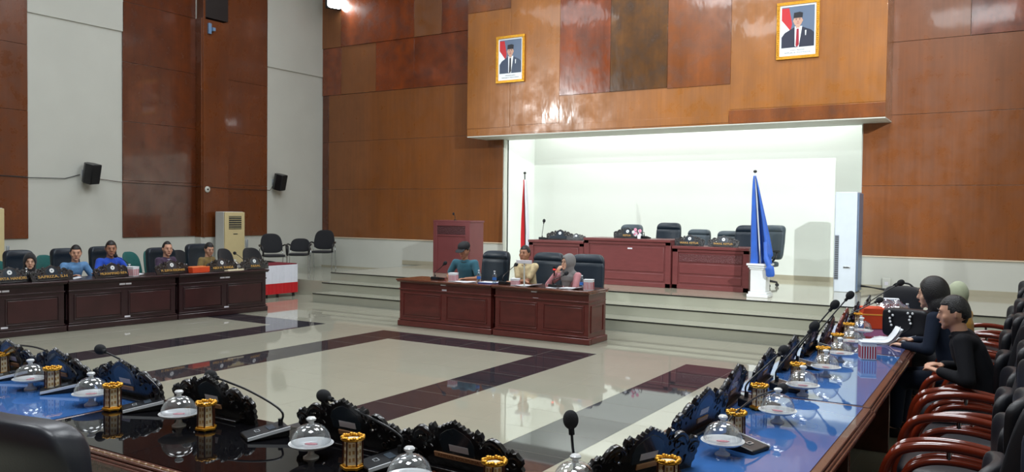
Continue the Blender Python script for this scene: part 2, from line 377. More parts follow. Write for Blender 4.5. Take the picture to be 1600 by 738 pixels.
struct(cl.build('trim_11', W_LEFT, bevel=.004), 'projecting brown pier of the side wall')
struct(MB().box(-16, -15.79, 12.0, 12.75, 0, 1.2).build('trim_12', WHITE, bevel=.003), 'white foot of the pier')
struct(MB().box(-16, -15.8, 12.1, 12.75, 6.2, CEIL).build('trim_13', mat('brown_black', (24, 14, 12), .6)), 'brown-black rectangle at the top of the pier')  # solid block in one even brown-black, above the brown pier
m = MB()
for y0, y1, z0, z1, t in ((8.3, 10.24, 5.52, CEIL, .03), (14.06, 16, 5.4, CEIL, .03)): m.box(-16, -16+t, y0, y1, z0, z1)
struct(m.build('trim_14', WHITE, bevel=.003), 'white boards of the side wall')
slab('wall_right', 4.5, 4.7, -7, 16.2, 0, CEIL, WHITE, 'white wall on the right')
slab('wall_front', -16.2, 4.7, -7.2, -7, 0, CEIL, W_BACK, 'brown wall behind the viewer')
slab('ceiling', -16.2, 4.7, -7.2, 16.2, CEIL, CEIL+.1, CEILM, 'pale ceiling')
EMIT = mat('lamp_diffuser', (240, 246, 255), .5, emis=(235, 244, 255), estr=1.5)
for i, (lx, ly, lp_) in enumerate(LIGHTS):
    t = thing('ceiling_light', f'square recessed ceiling light, {["near the left wall","far left corner","over the near floor","over the hall middle","before the steps","near the right seats","over the right desks","far right corner"][i]}', 'light', (lx, ly, CEIL-.06), 0, 'ceiling lights')
    MB().box(-1.3, 1.3, -1.3, 1.3, 0, .06).build('frame', STEEL, t); MB().box(-1.2, 1.2, -1.2, 1.2, -.02, -.001).build('diffuser', EMIT, t)

# ------------------------------------------------------------------ wall lamps and small wall things
_p = Py(860, 178, BY); _v = _p-Vector((0, 0, H)); _v.y = -_v.y; _k = (-15.88-_p.x)/_v.x; FL2 = _p+_v*_k
def flood(label, loc, rz, power, aim=None, cone=2.2):
    t = thing('floodlight', label, 'lamp', loc, rz, 'floodlights')
    MB().box(-.23, .23, 0, .09, -.17, .17).build('housing', BLKPL, t, bevel=.015)
    MB().superell((0, .095, 0), (.2, .03, .15), .5).build('lens', mat('flood_lens', (255, 255, 250), .3, emis=(235, 250, 255), estr=45), t)
    MB().box(-.02, .02, -.12, 0, -.02, .02).build('bracket', STEEL, t)
    v = Matrix.Rotation(rz, 3, 'Z') @ Vector((0, .2, -.03)); d = bpy.data.lights.new('floodlight_light', 'SPOT'); d.energy = power; d.spot_size = cone; d.spot_blend = .7; d.shadow_soft_size = .08; d.color = (.96, 1, 1)
    o = bpy.data.objects.new('floodlight_light', d); C.objects.link(o); o.location = Vector(loc)+v; o.rotation_euler = ((v+Vector((0, 0, -.1))) if aim is None else (Vector(aim)-Vector(loc))).to_track_quat('-Z', 'Y').to_euler()
P1 = Py(514, 4, 15.7)
flood('bright white floodlight in the upper corner beside the niche wall', (P1.x+.05, 15.8, P1.z), -PI/2-.35, 60)
flood('floodlight on the side wall across from the near desks', FL2, -PI/2, 2200, (-4.5, 17.4, 2.6), .6)
flood('floodlight on the right side wall aimed at the stage niche', (4.38, 2.6, 6.5), PI/2, 6000, (-6.7, 17.4, 2.9), .68)

def speaker(label, py_, pz_):
    t = thing('wall_speaker', label, 'speaker', (-16, py_, pz_), -PI/2-.0, 'wall speakers')
    s = MB(); s.T = Matrix.Rotation(math.radians(-14), 4, 'X') @ Matrix.Rotation(.35, 4, 'Z')
    s.prism([(-.13, .05), (-.05, -.05), (.05, -.05), (.13, .05), (.13, .22), (-.13, .22)][::1], -.2, .2)
    b = s.build('cabinet', BLKPL, t, bevel=.012); b.location = (0, .1, 0)
    s = MB(); s.T = Matrix.Rotation(math.radians(-14), 4, 'X') @ Matrix.Rotation(.35, 4, 'Z')
    s.box(-.115, .115, .221, .23, -.185, .185); b = s.build('grille', mat('speaker_grille', (12, 13, 16), .8, bump=.6, bscale=400), t); b.location = (0, .1, 0)
    MB().tube([(0, 0, -.02), (0, .1, -.02)], .02).box(-.05, .05, 0, .012, -.09, .05).build('bracket', STEEL, t)
speaker('black wall speaker on the white bay above the seated officials', 9.4, 2.55)
speaker('black wall speaker on the white bay by the corner', 14.3, 2.56)
tag(MB().tube([(-15.95, 5.5, 2.5), (-15.95, 7, 2.45), (-15.96, 8.3, 2.4), (-15.97, 9.0, 2.41), (-15.97, 9.3, 2.5)], .008).build('speaker_cable', BLKPL), 'thin cable running left from the nearer wall speaker', 'cable')
tag(MB().tube([(-15.97, 9.5, 2.45), (-15.96, 10.2, 2.38), (-15.955, 11.0, 2.37), (-15.955, 11.98, 2.35), (-15.77, 12.0, 2.35), (-15.77, 12.74, 2.33), (-15.955, 12.8, 2.33), (-15.95, 14.15, 2.33), (-15.95, 14.25, 2.45)], .007).build('speaker_cable', mat('brown_cable', (70, 46, 34), .6)), 'thin cable joining the two wall speakers', 'cable')
p = Px(323, 296, -15.78); d = MB(); d.T = Matrix.Translation(p) @ Matrix.Rotation(PI/2, 4, 'Y')
t = thing('wall_dial', 'small round white dial on the brown pier', 'dial', p, PI/2)
d = MB(); d.T = Matrix.Rotation(PI/2, 4, 'X'); d.lathe([(.0, 0), (.07, 0), (.07, .03), (.055, .04), (0, .04)]); d.build('rim', WHITE, t)
d = MB(); d.T = Matrix.Rotation(PI/2, 4, 'X'); d.lathe([(.0, .041), (.02, .041), (.02, .046), (0, .046)]); d.build('hub', BLKPL, t)
t.rotation_euler = (0, 0, PI/2)
p = Px(327, 45, -15.78)
t = thing('wall_bracket', 'pale blue bracket high on the brown pier', 'bracket', p, -PI/2)
MB().box(-.03, .05, 0, .05, -.12, .12).build('plate', mat('pale_blue_metal', (110, 140, 175), .4), t, bevel=.006)
MB().box(-.1, -.03, 0, .1, -.05, .03).build('arm', MATS['pale_blue_metal'], t, bevel=.006)

# ------------------------------------------------------------------ framed portraits (generic official portraits)
NAVY = mat('print_navy', (38, 42, 60), .4); SLATE = mat('print_slate', (92, 108, 132), .4); PSKIN = mat('print_skin', (190, 150, 130), .4)
PRED = mat('print_red', (186, 40, 46), .4); PTIE = mat('print_maroon', (150, 24, 44), .4); PBLK = mat('print_black', (28, 28, 36), .4); PWHT = mat('print_white', (226, 232, 236), .4); PSUIT = mat('print_blue_suit', (52, 66, 88), .4)
def ell(cx_, cz, rx, rz, n=24, a0=0, a1=2*PI): return [(cx_+rx*math.cos(a0+(a1-a0)*k/n), cz+rz*math.sin(a0+(a1-a0)*k/n)) for k in range(n)]
def portrait(label, x0, x1, z0, z1, suit, tie, line1, line2, smile):
    cxm = (x0+x1)/2; W = x1-x0; Hh = z1-z0
    t = thing('framed_portrait', label, 'picture', (cxm, BY-.02, z0), 0, 'framed portraits')
    fr = MB(); fw = .055
    for a, b, c, d_ in ((-W/2, W/2, 0, fw), (-W/2, W/2, Hh-fw, Hh), (-W/2, -W/2+fw, fw, Hh-fw), (W/2-fw, W/2, fw, Hh-fw)): fr.box(a, b, -.035, 0, c, d_)
    n = 26
    for k in range(n):
        z = fw+(Hh-2*fw)*k/(n-1)
        for sx in (-1, 1): fr.superell((sx*(W/2-fw/2), -.037, z), (.014, .01, .014), 1, 8, 6)
    fr.build('frame', GOLD, t, bevel=.008)
    MB().box(-W/2+fw, W/2-fw, -.012, -.002, fw, Hh-fw).build('mat_board', PWHT, t)
    pc = MB(); pc.T = Matrix.Rotation(PI/2, 4, 'X')
    def flat(poly, lay, mi): pc.prism(poly, .012+lay*.0006, .0125+lay*.0006, mi)
    a = W/2-fw-.03; zb = fw+.15; zt = Hh-fw-.03
    flat([(-a, zb), (a, zb), (a, zt), (-a, zt)], 1, 0)
    flat([(-a, zt-.02), (-a*.55, zt-.02), (-a*.35, zb+.42), (-a*.45, zb+.3), (-a, zb+.5)][::-1], 2, 3)
    flat([(-a, zb+.5), (-a*.45, zb+.3), (-a*.6, zb+.2), (-a, zb+.2)][::-1], 2, 4)
    hx = .0; hz = zb+.49
    flat([(-a*.98, zb), (a*.98, zb), (a*.98, zb+.24), (a*.8, zb+.29), (hx+.07, zb+.36), (hx-.06, zb+.36), (-a*.8, zb+.27), (-a*.98, zb+.2)], 3, 1)
    flat([(hx-.055, zb+.37), (hx-.05, zb+.02), (hx+.02, zb), (hx+.075, zb+.37)], 4, 4)
    flat([(hx-.022, zb+.33), (hx-.035, zb+.03), (hx-.005, zb), (hx+.025, zb+.05), (hx+.018, zb+.33)], 5, 5)
    flat([(hx-.04, hz-.1), (hx-.03, hz-.15), (hx+.03, hz-.15), (hx+.04, hz-.1), (hx+.04, hz), (hx-.04, hz)], 6, 2)
    flat(ell(hx, hz-.02, .075, .1), 7, 2)
    for sx in (-1, 1):
        flat(ell(hx+sx*.074, hz-.02, .012, .024, 10), 6, 2); flat(ell(hx+sx*.03, hz, .012, .006, 10), 8, 6); flat(ell(hx+sx*.03, hz+.018, .018, .004, 10), 8, 6)
    flat(ell(hx, hz-.035, .012, .01, 10), 8, 7); flat(ell(hx, hz-.065, .026, .007 if not smile else .011, 12), 8, 7)
    flat([(hx-.078, hz+.03), (hx+.078, hz+.03), (hx+.085, hz+.115), (hx+.03, hz+.135), (hx-.07, hz+.125)], 9, 6)
    flat([(a*.45, zb+.2), (a*.5, zb+.2), (a*.52, zb+.29), (a*.44, zb+.29)], 9, 4)
    pc.build('print', [SLATE, suit, PSKIN, PRED, PWHT, tie, PBLK, LIP], t, smooth=False)
    for s, z, wd in ((line1, fw+.1, W*.34), (line2, fw+.055, W*.6)):
        text_mesh(s, .035, PBLK, 'caption', t, Matrix.Translation((0, -.0135, z)) @ Matrix.Rotation(PI/2, 4, 'X'), .0003, wd)
portrait('gilt framed portrait of a smiling person in a blue suit, left on the bulkhead', -9.9, -9.17, 4.68, 5.7, PSUIT, PBLK, 'PRESIDEN', 'REPUBLIK INDONESIA', True)
portrait('gilt framed portrait of a person with dark red tie, right on the bulkhead', -3.84, -3.1, 4.66, 5.68, NAVY, PTIE, 'WAKIL PRESIDEN', 'REPUBLIK INDONESIA', False)

# ------------------------------------------------------------------ desks
def arrow(vx, vy): return math.atan2(vy, vx)
def desk(name, label, loc, rz, L, D, mats, group, stickers=((0, .70), (0, .61)), side_panels=True, ht=.76, apron=.16, style='pair'):
    """local frame: x along the desk, front face at y=0 looking to -y, depth to +y"""
    body, panel, top = mats
    t = thing(name, label, 'desk', loc, rz, group)
    MB().box(.03, L-.03, .03, .06, .06, ht-.03).box(.03, .06, .05, D-.02, .06, ht-.03).box(L-.06, L-.03, .05, D-.02, .06, ht-.03).build('body', body, t, bevel=.004)
    MB().box(.002, L-.002, 0, .07, 0, .09).box(.002, .07, .07, D, 0, .09).box(L-.07, L-.002, .07, D, 0, .09).build('plinth', body, t, bevel=.012)
    tp = MB().box(0, L, -.04, D+.03, ht-.03, ht).box(0, L, -.015, D, ht-.05, ht-.028)
    tp.build('top', top, t, bevel=.008)
    MB().box(.02, L-.02, .012, .03, ht-apron-.012, ht-apron+.008).box(.02, L-.02, .012, .03, .1, .118).build('moulding', body, t, bevel=.004)
    pw = (L-.3)/2; ph = ht-apron-.2
    for x0 in ((.1, L/2+.05) if style == 'pair' else ()):
        f = MB(); z0, z1 = .16, ht-apron-.06; x1 = x0+pw
        f.box(x0, x1, .018, .03, z0, z0+.014).box(x0, x1, .018, .03, z1-.014, z1).box(x0, x0+.014, .018, .03, z0, z1).box(x1-.014, x1, .018, .03, z0, z1)
        f.build('panel_frame', body, t, bevel=.003)
        MB().box(x0+.03, x1-.03, .022, .031, z0+.03, z1-.03).build('panel', panel, t, bevel=.006)
    if side_panels:
        for x, s in ((.03, -1), (L-.03, 1)):
            f = MB(); xa, xb = (x-.012, x+.002) if s < 0 else (x-.002, x+.012)
            y0, y1 = .1, D-.1
            f.box(xa, xb, y0, y1, .16, .174).box(xa, xb, y0, y1, ht-apron-.07, ht-apron-.056).box(xa, xb, y0, y0+.014, .16, ht-apron-.06).box(xa, xb, y1-.014, y1, .16, ht-apron-.06)
            f.box(xa, xb, .03, D-.03, ht-apron-.01, ht-apron+.006)
            f.build('side_moulding', body, t, bevel=.003)
    for sx, sz in stickers:
        MB().box(L/2+sx-.045, L/2+sx+.045, .007 if sz > ht-.06 else .0285, .03, sz-.013, sz+.013).build('sticker', STICK, t)
    return t
FM = (MAH, MAHP, MAHTOP)
desk('conference_desk', 'mahogany front desk on the left, under the person in the dark cap', (-8.52, 10.2, 0), 0, 1.82, .6, FM, 'front desks', ((0, .705), (.01, .62)))
desk('conference_desk', 'mahogany front desk on the right, under the beige shirt and pink hijab persons', (-6.68, 10.2, 0), -.005, 1.62, .6, FM, 'front desks', ((-.1, .705), (-.08, .60)))
# left run: front faces the middle (+x)
LA = Vector((-12.12, 5.2, 0)); LB = Vector((-11.62, 10.28, 0)); ldir = (LB-LA).normalized()
LD = (MAHD, MAHDP, MAHD)
lrz = arrow(ldir.x, ldir.y)
def LP(y, off=0.0, z=.76):      # point on the left run: y along the room, off = metres behind the front edge
    k = (y-LA.y)/ldir.y; q = LA+ldir*k; return Vector((q.x, q.y, z))+Vector((-ldir.y, ldir.x, 0))*off
cuts = [LA.y-1.4, 5.0, 6.72, 8.5, 10.28]
cuts[1] = LB.y-3*1.76*ldir.y; cuts[2] = LB.y-2*1.76*ldir.y; cuts[3] = LB.y-1.76*ldir.y; cuts[0] = LB.y-4*1.76*ldir.y
names = ['dark conference desk at the left edge of the picture', 'dark conference desk in front of the black hijab and light blue shirt persons', 'dark conference desk in front of the royal blue and purple shirt persons', 'dark conference desk at the far end, beside the red and white skirted table']
for k in range(4):
    q = LP(cuts[k], 0, 0); 
    desk('conference_desk', names[k], q, lrz, 1.75, .65, LD, 'left row of desks', ((-.04, .655), (.06, .655), (.04, .14)))

# near row and right column: seen from the users' side
def user_desk(label, loc, rz, L, D, topm, group, beads=False):
    """x along the desk, users' edge at y=0 (looking -y), far side to +y"""
    t = thing('conference_desk', label, 'desk', loc, rz, group)
    MB().box(.0, L, D-.05, D, .06, .7).box(0, .05, .12, D-.05, 0, .7).box(L-.05, L, .12, D-.05, 0, .7).box(0, L, D-.06, D+.01, 0, .09).build('body', RWOOD, t, bevel=.004)
    MB().box(.05, L-.05, .14, .16, .5, .7).build('apron', RWOOD, t, bevel=.004)
    tp = MB(); tp.box(0, L, 0, D+.02, .7, .745).box(0, L, .012, D, .745, .757).box(0, L, -.012, .012, .712, .735)
    tp.build('top', RWOOD, t, bevel=.008)
    MB().box(.015, L-.015, .055, D-.02, .757, .7605).build('glass_sheet', topm, t)
    if beads:
        b = MB(); k = int(L/.05)
        for i in range(k): b.superell((.02+i*.05, .03, .757), (.011, .009, .006), 1, 8, 6)
        b.tube([(.01, .03, .7565), (L-.01, .03, .7565)], .004, 6)
        b.build('rope_moulding', mat('rope_gold_brown', (132, 100, 66), .3, coat=.4), t)
    return t
ND = 'near row of desks'; RD = 'right column of desks'
user_desk('blue glass-topped desk at the lower left corner', (-7.9, 2.08, 0), 0, 1.86, .82, GLASSB, ND)
user_desk('blue glass-topped desk next to the black-topped one', (-6.03, 2.08, 0), 0, 1.86, .82, GLASSB, ND)
user_desk('black glass-topped desk reflecting the domed cake stands', (-4.16, 2.08, 0), 0, 2.1, .82, GLASSD, ND, True)
# corner desk
t = thing('conference_desk', 'black glass-topped corner desk joining both rows', 'desk', (0, 0, 0), 0, ND)
cpoly = [(-2.05, 2.08), (-.68, 2.08), (-.68, 3.2), (-1.5, 3.2), (-1.62, 3.02), (-1.78, 2.92), (-2.05, 2.9)]
MB().prism(cpoly, .7, .757).build('top', RWOOD, t, bevel=.008)
MB().prism([(-2.03, 2.13), (-.74, 2.13), (-.74, 3.18), (-1.48, 3.18), (-1.6, 3.0), (-1.77, 2.89), (-2.03, 2.87)], .757, .7605).build('glass_sheet', GLASSD, t)
MB().prism([(-2.0, 2.82), (-1.76, 2.84), (-1.55, 2.95), (-1.45, 3.15), (-1.38, 3.15), (-1.5, 2.92), (-1.74, 2.78), (-2.0, 2.76)][::-1], 0, .7).build('body', RWOOD, t)
user_desk('blue glass-topped desk nearest the camera in the right column', (-.68, 3.22, 0), PI/2, 1.78, .82, GLASSB, RD)
user_desk('blue glass-topped desk in the middle of the right column', (-.69, 5.02, 0), PI/2+.012, 1.96, .82, GLASSB, RD)
user_desk('purple-blue glass-topped desk under the striped box and papers', (-.72, 7.0, 0), PI/2+.012, 1.96, .82, mat('violet_glass_top', (84, 88, 134), .04, coat=.3, coatr=.01), RD)
user_desk('blue glass-topped desk under the handbags at the far end', (-.74, 8.98, 0), PI/2, 1.5, .82, GLASSB, RD)

# ------------------------------------------------------------------ stage desk (rostrum) behind the front desks
def rostrum(label, x0, x1, y0, z1, dep, pw=.1, band=False, sticker=None):
    t = thing('rostrum_desk', label, 'desk', (x0, y0, .512), 0, 'rostrum desks'); L = x1-x0; h = z1-.512
    MB().box(0, L, .02, .05, 0, h-.05).box(0, .03, .05, dep, 0, h-.05).box(L-.03, L, .05, dep, 0, h-.05).build('body', MAHS, t, bevel=.004)
    MB().box(0, L, -.03, dep+.02, h-.05, h).build('top', MAHS, t, bevel=.006)
    pl = MB()
    for a in (0, L-pw): pl.box(a, a+pw, 0, .03, 0, h-.05)
    pl.box(0, L, 0, .03, h-.11, h-.05).box(0, L, 0, .03, 0, .08); pl.build('surround', MAHS, t, bevel=.005)
    if band: MB().box(pw+.02, L-pw-.02, .008, .024, h-.28, h-.14).build('carved_band', mat('carved_mahogany', (92, 44, 46), .4, bump=1, bscale=60), t, bevel=.004)
    zt = h-.31 if band else h-.14
    MB().box(pw+.03, L-pw-.03, .006, .022, .28, zt).box(pw+.03, L-pw-.03, .006, .022, .11, .25).build('panel', MAHS, t, bevel=.01)
    if sticker is not None: MB().box(sticker-.045, sticker+.045, -.001, .007, h-.19, h-.165).build('sticker', STICK, t)
rostrum('lower left rostrum desk with two blank plaques', -8.32, -7.09, 14.0, 1.31, .6)
rostrum('tall centre rostrum desk on the stage', -7.07, -5.33, 13.96, 1.385, .7, .1, False, .95)
rostrum('lower right rostrum desk with carved band and two gold lettered plaques', -5.31, -3.93, 14.0, 1.28, .6, .1, True)

# lectern
a = Py(678, 344, 14.2); b = Py(735, 346, 14.2)
t = thing('lectern', 'tall maroon wooden lectern with carved band, left of the niche', 'lectern', (a.x, 14.2, .512), 0); L = b.x-a.x; h = a.z-.512
LW = mat('maroon_lacquer', (112, 56, 58), .45, var=.1, scale=3)
MB().box(0, L, 0, .5, 0, h-.04).build('body', LW, t, bevel=.006)
MB().box(-.01, L+.01, -.02, .52, h-.04, h).build('top', LW, t, bevel=.006)
MB().box(0, .1, -.02, .01, 0, h-.04).box(L-.12, L, -.02, .01, 0, h-.04).box(.1, L-.12, -.02, .01, h-.12, h-.04).box(.1, L-.12, -.015, .01, h-.34, h-.31).build('surround', LW, t, bevel=.004)
MB().box(.1, L-.12, -.01, .002, h-.3, h-.13).build('carved_band', mat('carved_maroon', (72, 34, 38), .5, bump=1, bscale=50), t)
q = Py(709, 335, 14.3)
t = thing('gooseneck_microphone', 'short microphone on top of the maroon lectern', 'microphone', (q.x, 14.35, .512+h), 0)
MB().lathe([(0, 0), (.03, 0), (.03, .015), (0, .015)], 12).build('base', BLKPL, t)
MB().tube([(0, 0, .015), (0, 0, .08), (-.02, -.02, .12)], .006).build('gooseneck', BLKPL, t)
MB().superell((-.025, -.025, .14), (.022, .022, .03), 1).build('foam_head', FOAM, t)

# ------------------------------------------------------------------ chairs
def arc(pts, n=6):     # Catmull-Rom through points
    pts = [Vector(p) for p in pts]; P = [pts[0]*2-pts[1]]+pts+[pts[-1]*2-pts[-2]]; out = []
    for i in range(1, len(P)-2):
        for k in range(n):
            t_ = k/n; a_, b_, c_, d_ = P[i-1], P[i], P[i+1], P[i+2]
            out.append(.5*((2*b_)+(c_-a_)*t_+(2*a_-5*b_+4*c_-d_)*t_*t_+(3*b_-a_-3*c_+d_)*t_**3))
    return out+[pts[-1]]
def exec_chair(label, loc, rz, group, leather=None, w_=.56, top=1.2, name='office_chair', ribs=True, tilt=.16):
    """faces +y; origin on the floor under the seat"""
    lm = leather or LEATHN
    t = thing(name, label, 'chair', loc, rz, group)
    MB().superell((0, 0, .42), (w_/2-.02, .26, .055), .4).build('seat', lm, t)
    hh = (top-.5)/2
    def bend(v):
        z = v.z/hh; groove = 0
        if ribs:
            for g0 in (-.25, .2, .62): groove += math.exp(-((z-g0)/.035)**2)
        k = 1 if v.y < 0 else -1
        x = v.x*(1-.06*max(0, z)**2-.05*max(0, -z))
        y = v.y*(1+.35*math.exp(-((z-.8)/.2)**2))+k*-.0*groove
        if v.y > 0: y -= .018*groove
        return Vector((x, y+.05*(v.x/(w_/2))**2-.0*z-tilt*(v.z+hh)*.6+.03*z*z*0, v.z))
    MB().superell((0, -.3, .5+hh), (w_/2, .055, hh), .32, 36, 44, fn=bend).build('backrest', lm, t)
    for s in (-1, 1):
        MB().superell((s*(w_/2+.02), .0, .67), (.035, .18, .02), .5).build('armrest', BLKPL, t)
        MB().tube(arc([(s*(w_/2+.02), -.1, .66), (s*(w_/2+.03), -.04, .55), (s*(w_/2-.06), 0, .43)]), .016, flat=1.4).build('arm_bracket', BLKPL, t)
    MB().tube([(0, 0, .12), (0, 0, .38)], .03).build('gas_lift', BLKPL, t)
    b = MB()
    for k in range(5):
        a_ = 2*PI*k/5+.3; b.tube([(0, 0, .13), (.3*math.cos(a_), .3*math.sin(a_), .08)], [.032, .018])
    b.build('star_base', BLKPL, t)
    for k in range(5):
        a_ = 2*PI*k/5+.3; c_ = MB(); x_, y_ = .3*math.cos(a_), .3*math.sin(a_)
        for s in (-.018, .018): c_.tube([(x_-math.sin(a_)*(s-.009), y_+math.cos(a_)*(s-.009), .032), (x_-math.sin(a_)*(s+.009), y_+math.cos(a_)*(s+.009), .032)], .032, 14)
        c_.tube([(x_, y_, .03), (x_, y_, .085)], .01); c_.build('caster', BLKPL, t)
    return t
def side_chair(label, loc, rz, group, fab=None, arms=True, w_=.46, top=.9, name='stacking_chair'):
    fb = fab or FABK
    t = thing(name, label, 'chair', loc, rz, group)
    MB().superell((0, .02, .45), (w_/2, .23, .035), .5).build('seat', fb, t)
    hh = (top-.5)/2
    def bend(v): return Vector((v.x*(1-.12*(v.z/hh)), v.y+.06*(v.x/(w_/2))**2-.12*(v.z/hh+1)*.5, v.z))
    MB().superell((0, -.2, .5+hh), (w_/2, .03, hh), .62, 28, 20, fn=bend).build('backrest', fb, t)
    for s in (-1, 1):
        x_ = s*(w_/2+.02)
        MB().tube(arc([(x_, -.28, .01), (x_, -.2, .44), (x_*.95, -.26, .6)]), .011).build('rear_leg', CHROME, t)
        MB().tube(arc([(x_, .24, .01), (x_, .2, .44)]), .011).build('front_leg', CHROME, t)
        MB().tube([(x_, -.22, .41), (x_, .21, .42)], .011).build('side_rail', CHROME, t)
        if arms: MB().tube(arc([(x_*.96, -.23, .66), (x_*1.08, -.1, .69), (x_*1.08, .14, .67), (x_*1.04, .21, .6), (x_, .2, .45)]), .018, flat=1.2).build('armrest', BLKPL, t)
    return t
def wood_chair(label, loc, rz, group):
    """high-backed black leather chair with red-brown double bar arms; faces +y"""
    t = thing('boardroom_chair', label, 'chair', loc, rz, group)
    MB().superell((0, .0, .46), (.27, .27, .07), .4).build('seat', LEATH, t)
    hh = .38
    def bend(v): return Vector((v.x*(1-.08*max(0, v.z/hh)), v.y*(1+.3*max(0, v.z/hh))+.07*(v.x/.27)**2-.20*(v.z/hh+1)*.5, v.z))
    MB().superell((0, -.26, .5+hh), (.28, .06, hh), .35, 32, 24, fn=bend).build('backrest', LEATH, t)
    def bend2(v): return Vector((v.x, v.y+.06*(v.x/.2)**2, v.z))
    MB().superell((0, -.345, 1.09), (.2, .032, .12), .45, 28, 16, fn=bend2).build('headrest', LEATH, t)
    MB().superell((0, -.25, .78), (.2, .036, .17), .45, 28, 16, fn=bend2).build('lumbar_pad', LEATH, t)
    for s in (-1, 1):
        x_ = s*.30
        o = MB().tube(arc([(x_, .33, .06), (x_, .31, .4), (x_, .27, .6), (x_, .17, .68), (x_, -.05, .70), (x_, -.3, .66)], 8), .021, 10, flat=1.2).build('armrest', RWD, t)
        MB().tube(arc([(x_, .25, .08), (x_, .23, .4), (x_, .19, .55), (x_, .1, .615), (x_, -.05, .63), (x_, -.27, .6)], 8), .016, 10, flat=1.2).build('lower_arm_bar', RWD, t)
        for y_, z_ in ((.0, .665), (-.18, .65)): MB().tube([(x_, y_, z_-.035), (x_, y_, z_+.02)], .012).build('chrome_spacer', CHROME, t)
        for z_ in (.25, .42): MB().tube([(x_, .24, z_), (x_, .32, z_)], .01).build('chrome_spacer', CHROME, t)
        MB().tube(arc([(x_, .33, .05), (x_, .1, .025), (x_, -.28, .025), (x_, -.33, .05)]), .02, flat=1.3).build('sled_foot', RWD, t)
        MB().tube([(x_, -.29, .04), (x_*.92, -.26, .45)], .016).build('rear_leg', RWD, t)
    return t
# right column of chairs (they face -x)
RC = 'boardroom chairs along the right desks'
rch = [(2.1, 'nearest boardroom chair, dark back filling the lower right corner'), (2.8, 'second nearest boardroom chair on the right, red-brown arm at the bottom edge'), (3.55, 'third boardroom chair from the camera on the right'), (4.28, 'fourth boardroom chair from the camera on the right'), (4.98, 'fifth boardroom chair from the camera on the right'), (5.68, 'boardroom chair just in front of the person in the black shirt'), (6.42, 'boardroom chair under the person in the black shirt'), (7.6, 'boardroom chair under the person in the navy jacket'), (8.9, 'boardroom chair under the person in the pale green hijab'), (9.75, 'farthest boardroom chair on the right, tall empty back')]
RCX = -.27
w0 = wood_chair(rch[0][1], (RCX+.1, rch[0][0], 0), PI/2+.08, RC)
for i, (y_, lb) in enumerate(rch[1:]): dup(w0, lb, (RCX+(.03, -.02, .02, 0, .03, -.03, -.02, 0, .02)[i], y_, 0), PI/2+(.05, -.06, .08, 0, .1, 0, .05, -.05, .12)[i], RC)
# the big chair back at the lower left
exec_chair('large black leather chair seen from behind at the lower left corner', (-2.86, 1.72, 0), .12, None, mat('charcoal_black_leather', (36, 39, 48), .34, coat=.1, coatr=.3, bump=.03, bscale=120), .66, 1.17, ribs=False)
# chairs at the front desks
FC = 'chairs at the front desks'
q = Py(765, 420, 11.3); e0 = exec_chair('black high-backed chair beside the person in the dark cap', (q.x, 11.15, 0), PI-.1, FC, LEATHN, .56, 1.2)
q = Py(850, 420, 11.45); dup(e0, 'black high-backed chair behind the person in the beige shirt', (q.x, 11.3, 0), PI, FC)
q = Py(913, 420, 11.35); dup(e0, 'black high-backed chair behind the person in the pink blouse', (q.x, 11.25, 0), PI+.15, FC)

# chairs on the stage
SC = 'chairs behind the rostrum'
def stage_chair(label, pxc, w_, topz, y_, lm, rz=PI):
    q = Py(pxc, 370, y_); exec_chair(label, (q.x, y_-.2, .512), rz, SC, lm, w_, topz-.512)
stage_chair('small grey office chair behind the tall rostrum desk', 984, .48, 1.63, 15.3, LEATHG)
stage_chair('tall black office chair right of the tall rostrum desk', 1042, .5, 1.68, 15.1, LEATHN)
stage_chair('charcoal office chair behind the first gold lettered deputy plaque', 1090, .46, 1.56, 15.3, LEATHG)
stage_chair('charcoal office chair half hidden behind the second gold lettered deputy plaque', 1137, .46, 1.54, 15.4, LEATHG)
stage_chair('broad black office chair left of the blue flag', 1170, .56, 1.66, 15.0, LEATHN)
q = Py(1192, 370, 15.6)
exec_chair('black office chair right of the blue flag, armrest and casters showing', (q.x, 15.5, .512), PI-.5, SC, LEATHG, .56, 1.15)
# chairs behind the left desks
LC = 'black chairs behind the left desks'
def lchair(label, px0, px1, pytop, X=-13.35, lm=None):
    a_ = Px(px0, pytop, X); b_ = Px(px1, pytop, X); exec_chair(label, (X+.22, (a_.y+b_.y)/2, 0), -PI/2+.1, LC, lm or LEATHN, (b_.y-a_.y)*.95, a_.z, ribs=False)
lchair('broad black chair behind the person in the black hijab', 10, 62, 392)
lchair('black chair behind the person in the light blue shirt', 84, 132, 389)
lchair('black chair behind the person in the royal blue shirt', 144, 190, 386)
lchair('black chair behind the person in the purple jacket', 232, 282, 388)
lchair('black chair behind the person in the olive shirt', 294, 338, 382)
BC = 'black stacking chairs in the far corner'
def schair(label, px0, px1, pytop, X, fab, grp, zf=0, rz=-PI/2+.15, arms=True):
    a_ = Px(px0, pytop, X); b_ = Px(px1, pytop, X)
    return side_chair(label, (X+.25, (a_.y+b_.y)/2, zf), rz, grp, fab, arms, max(.4, (b_.y-a_.y)*.95), a_.z-zf)
schair('dark chair back right of the person in the olive shirt', 338, 367, 389, -13.95, FABK, BC)
schair('dark chair back behind the farthest name plaque on the left', 376, 412, 388, -14.3, FABK, BC)
schair('dark chair back peeping out right of the person in the purple jacket', 272, 294, 391, -14.6, FABK, BC)
GC = 'green chairs by the side wall'
schair('green chair at the left edge beside the cream air conditioner', -14, 12, 408, -14.0, FABG, GC, arms=False)
schair('green chair between the black hijab and light blue shirt persons', 60, 88, 399, -14.0, FABG, GC, arms=False)
schair('green chair right of the person in the royal blue shirt', 190, 222, 394, -14.0, FABG, GC, arms=False)
schair('green chair tucked left of the person in the purple jacket', 226, 250, 392, -14.2, FABG, GC, arms=False)
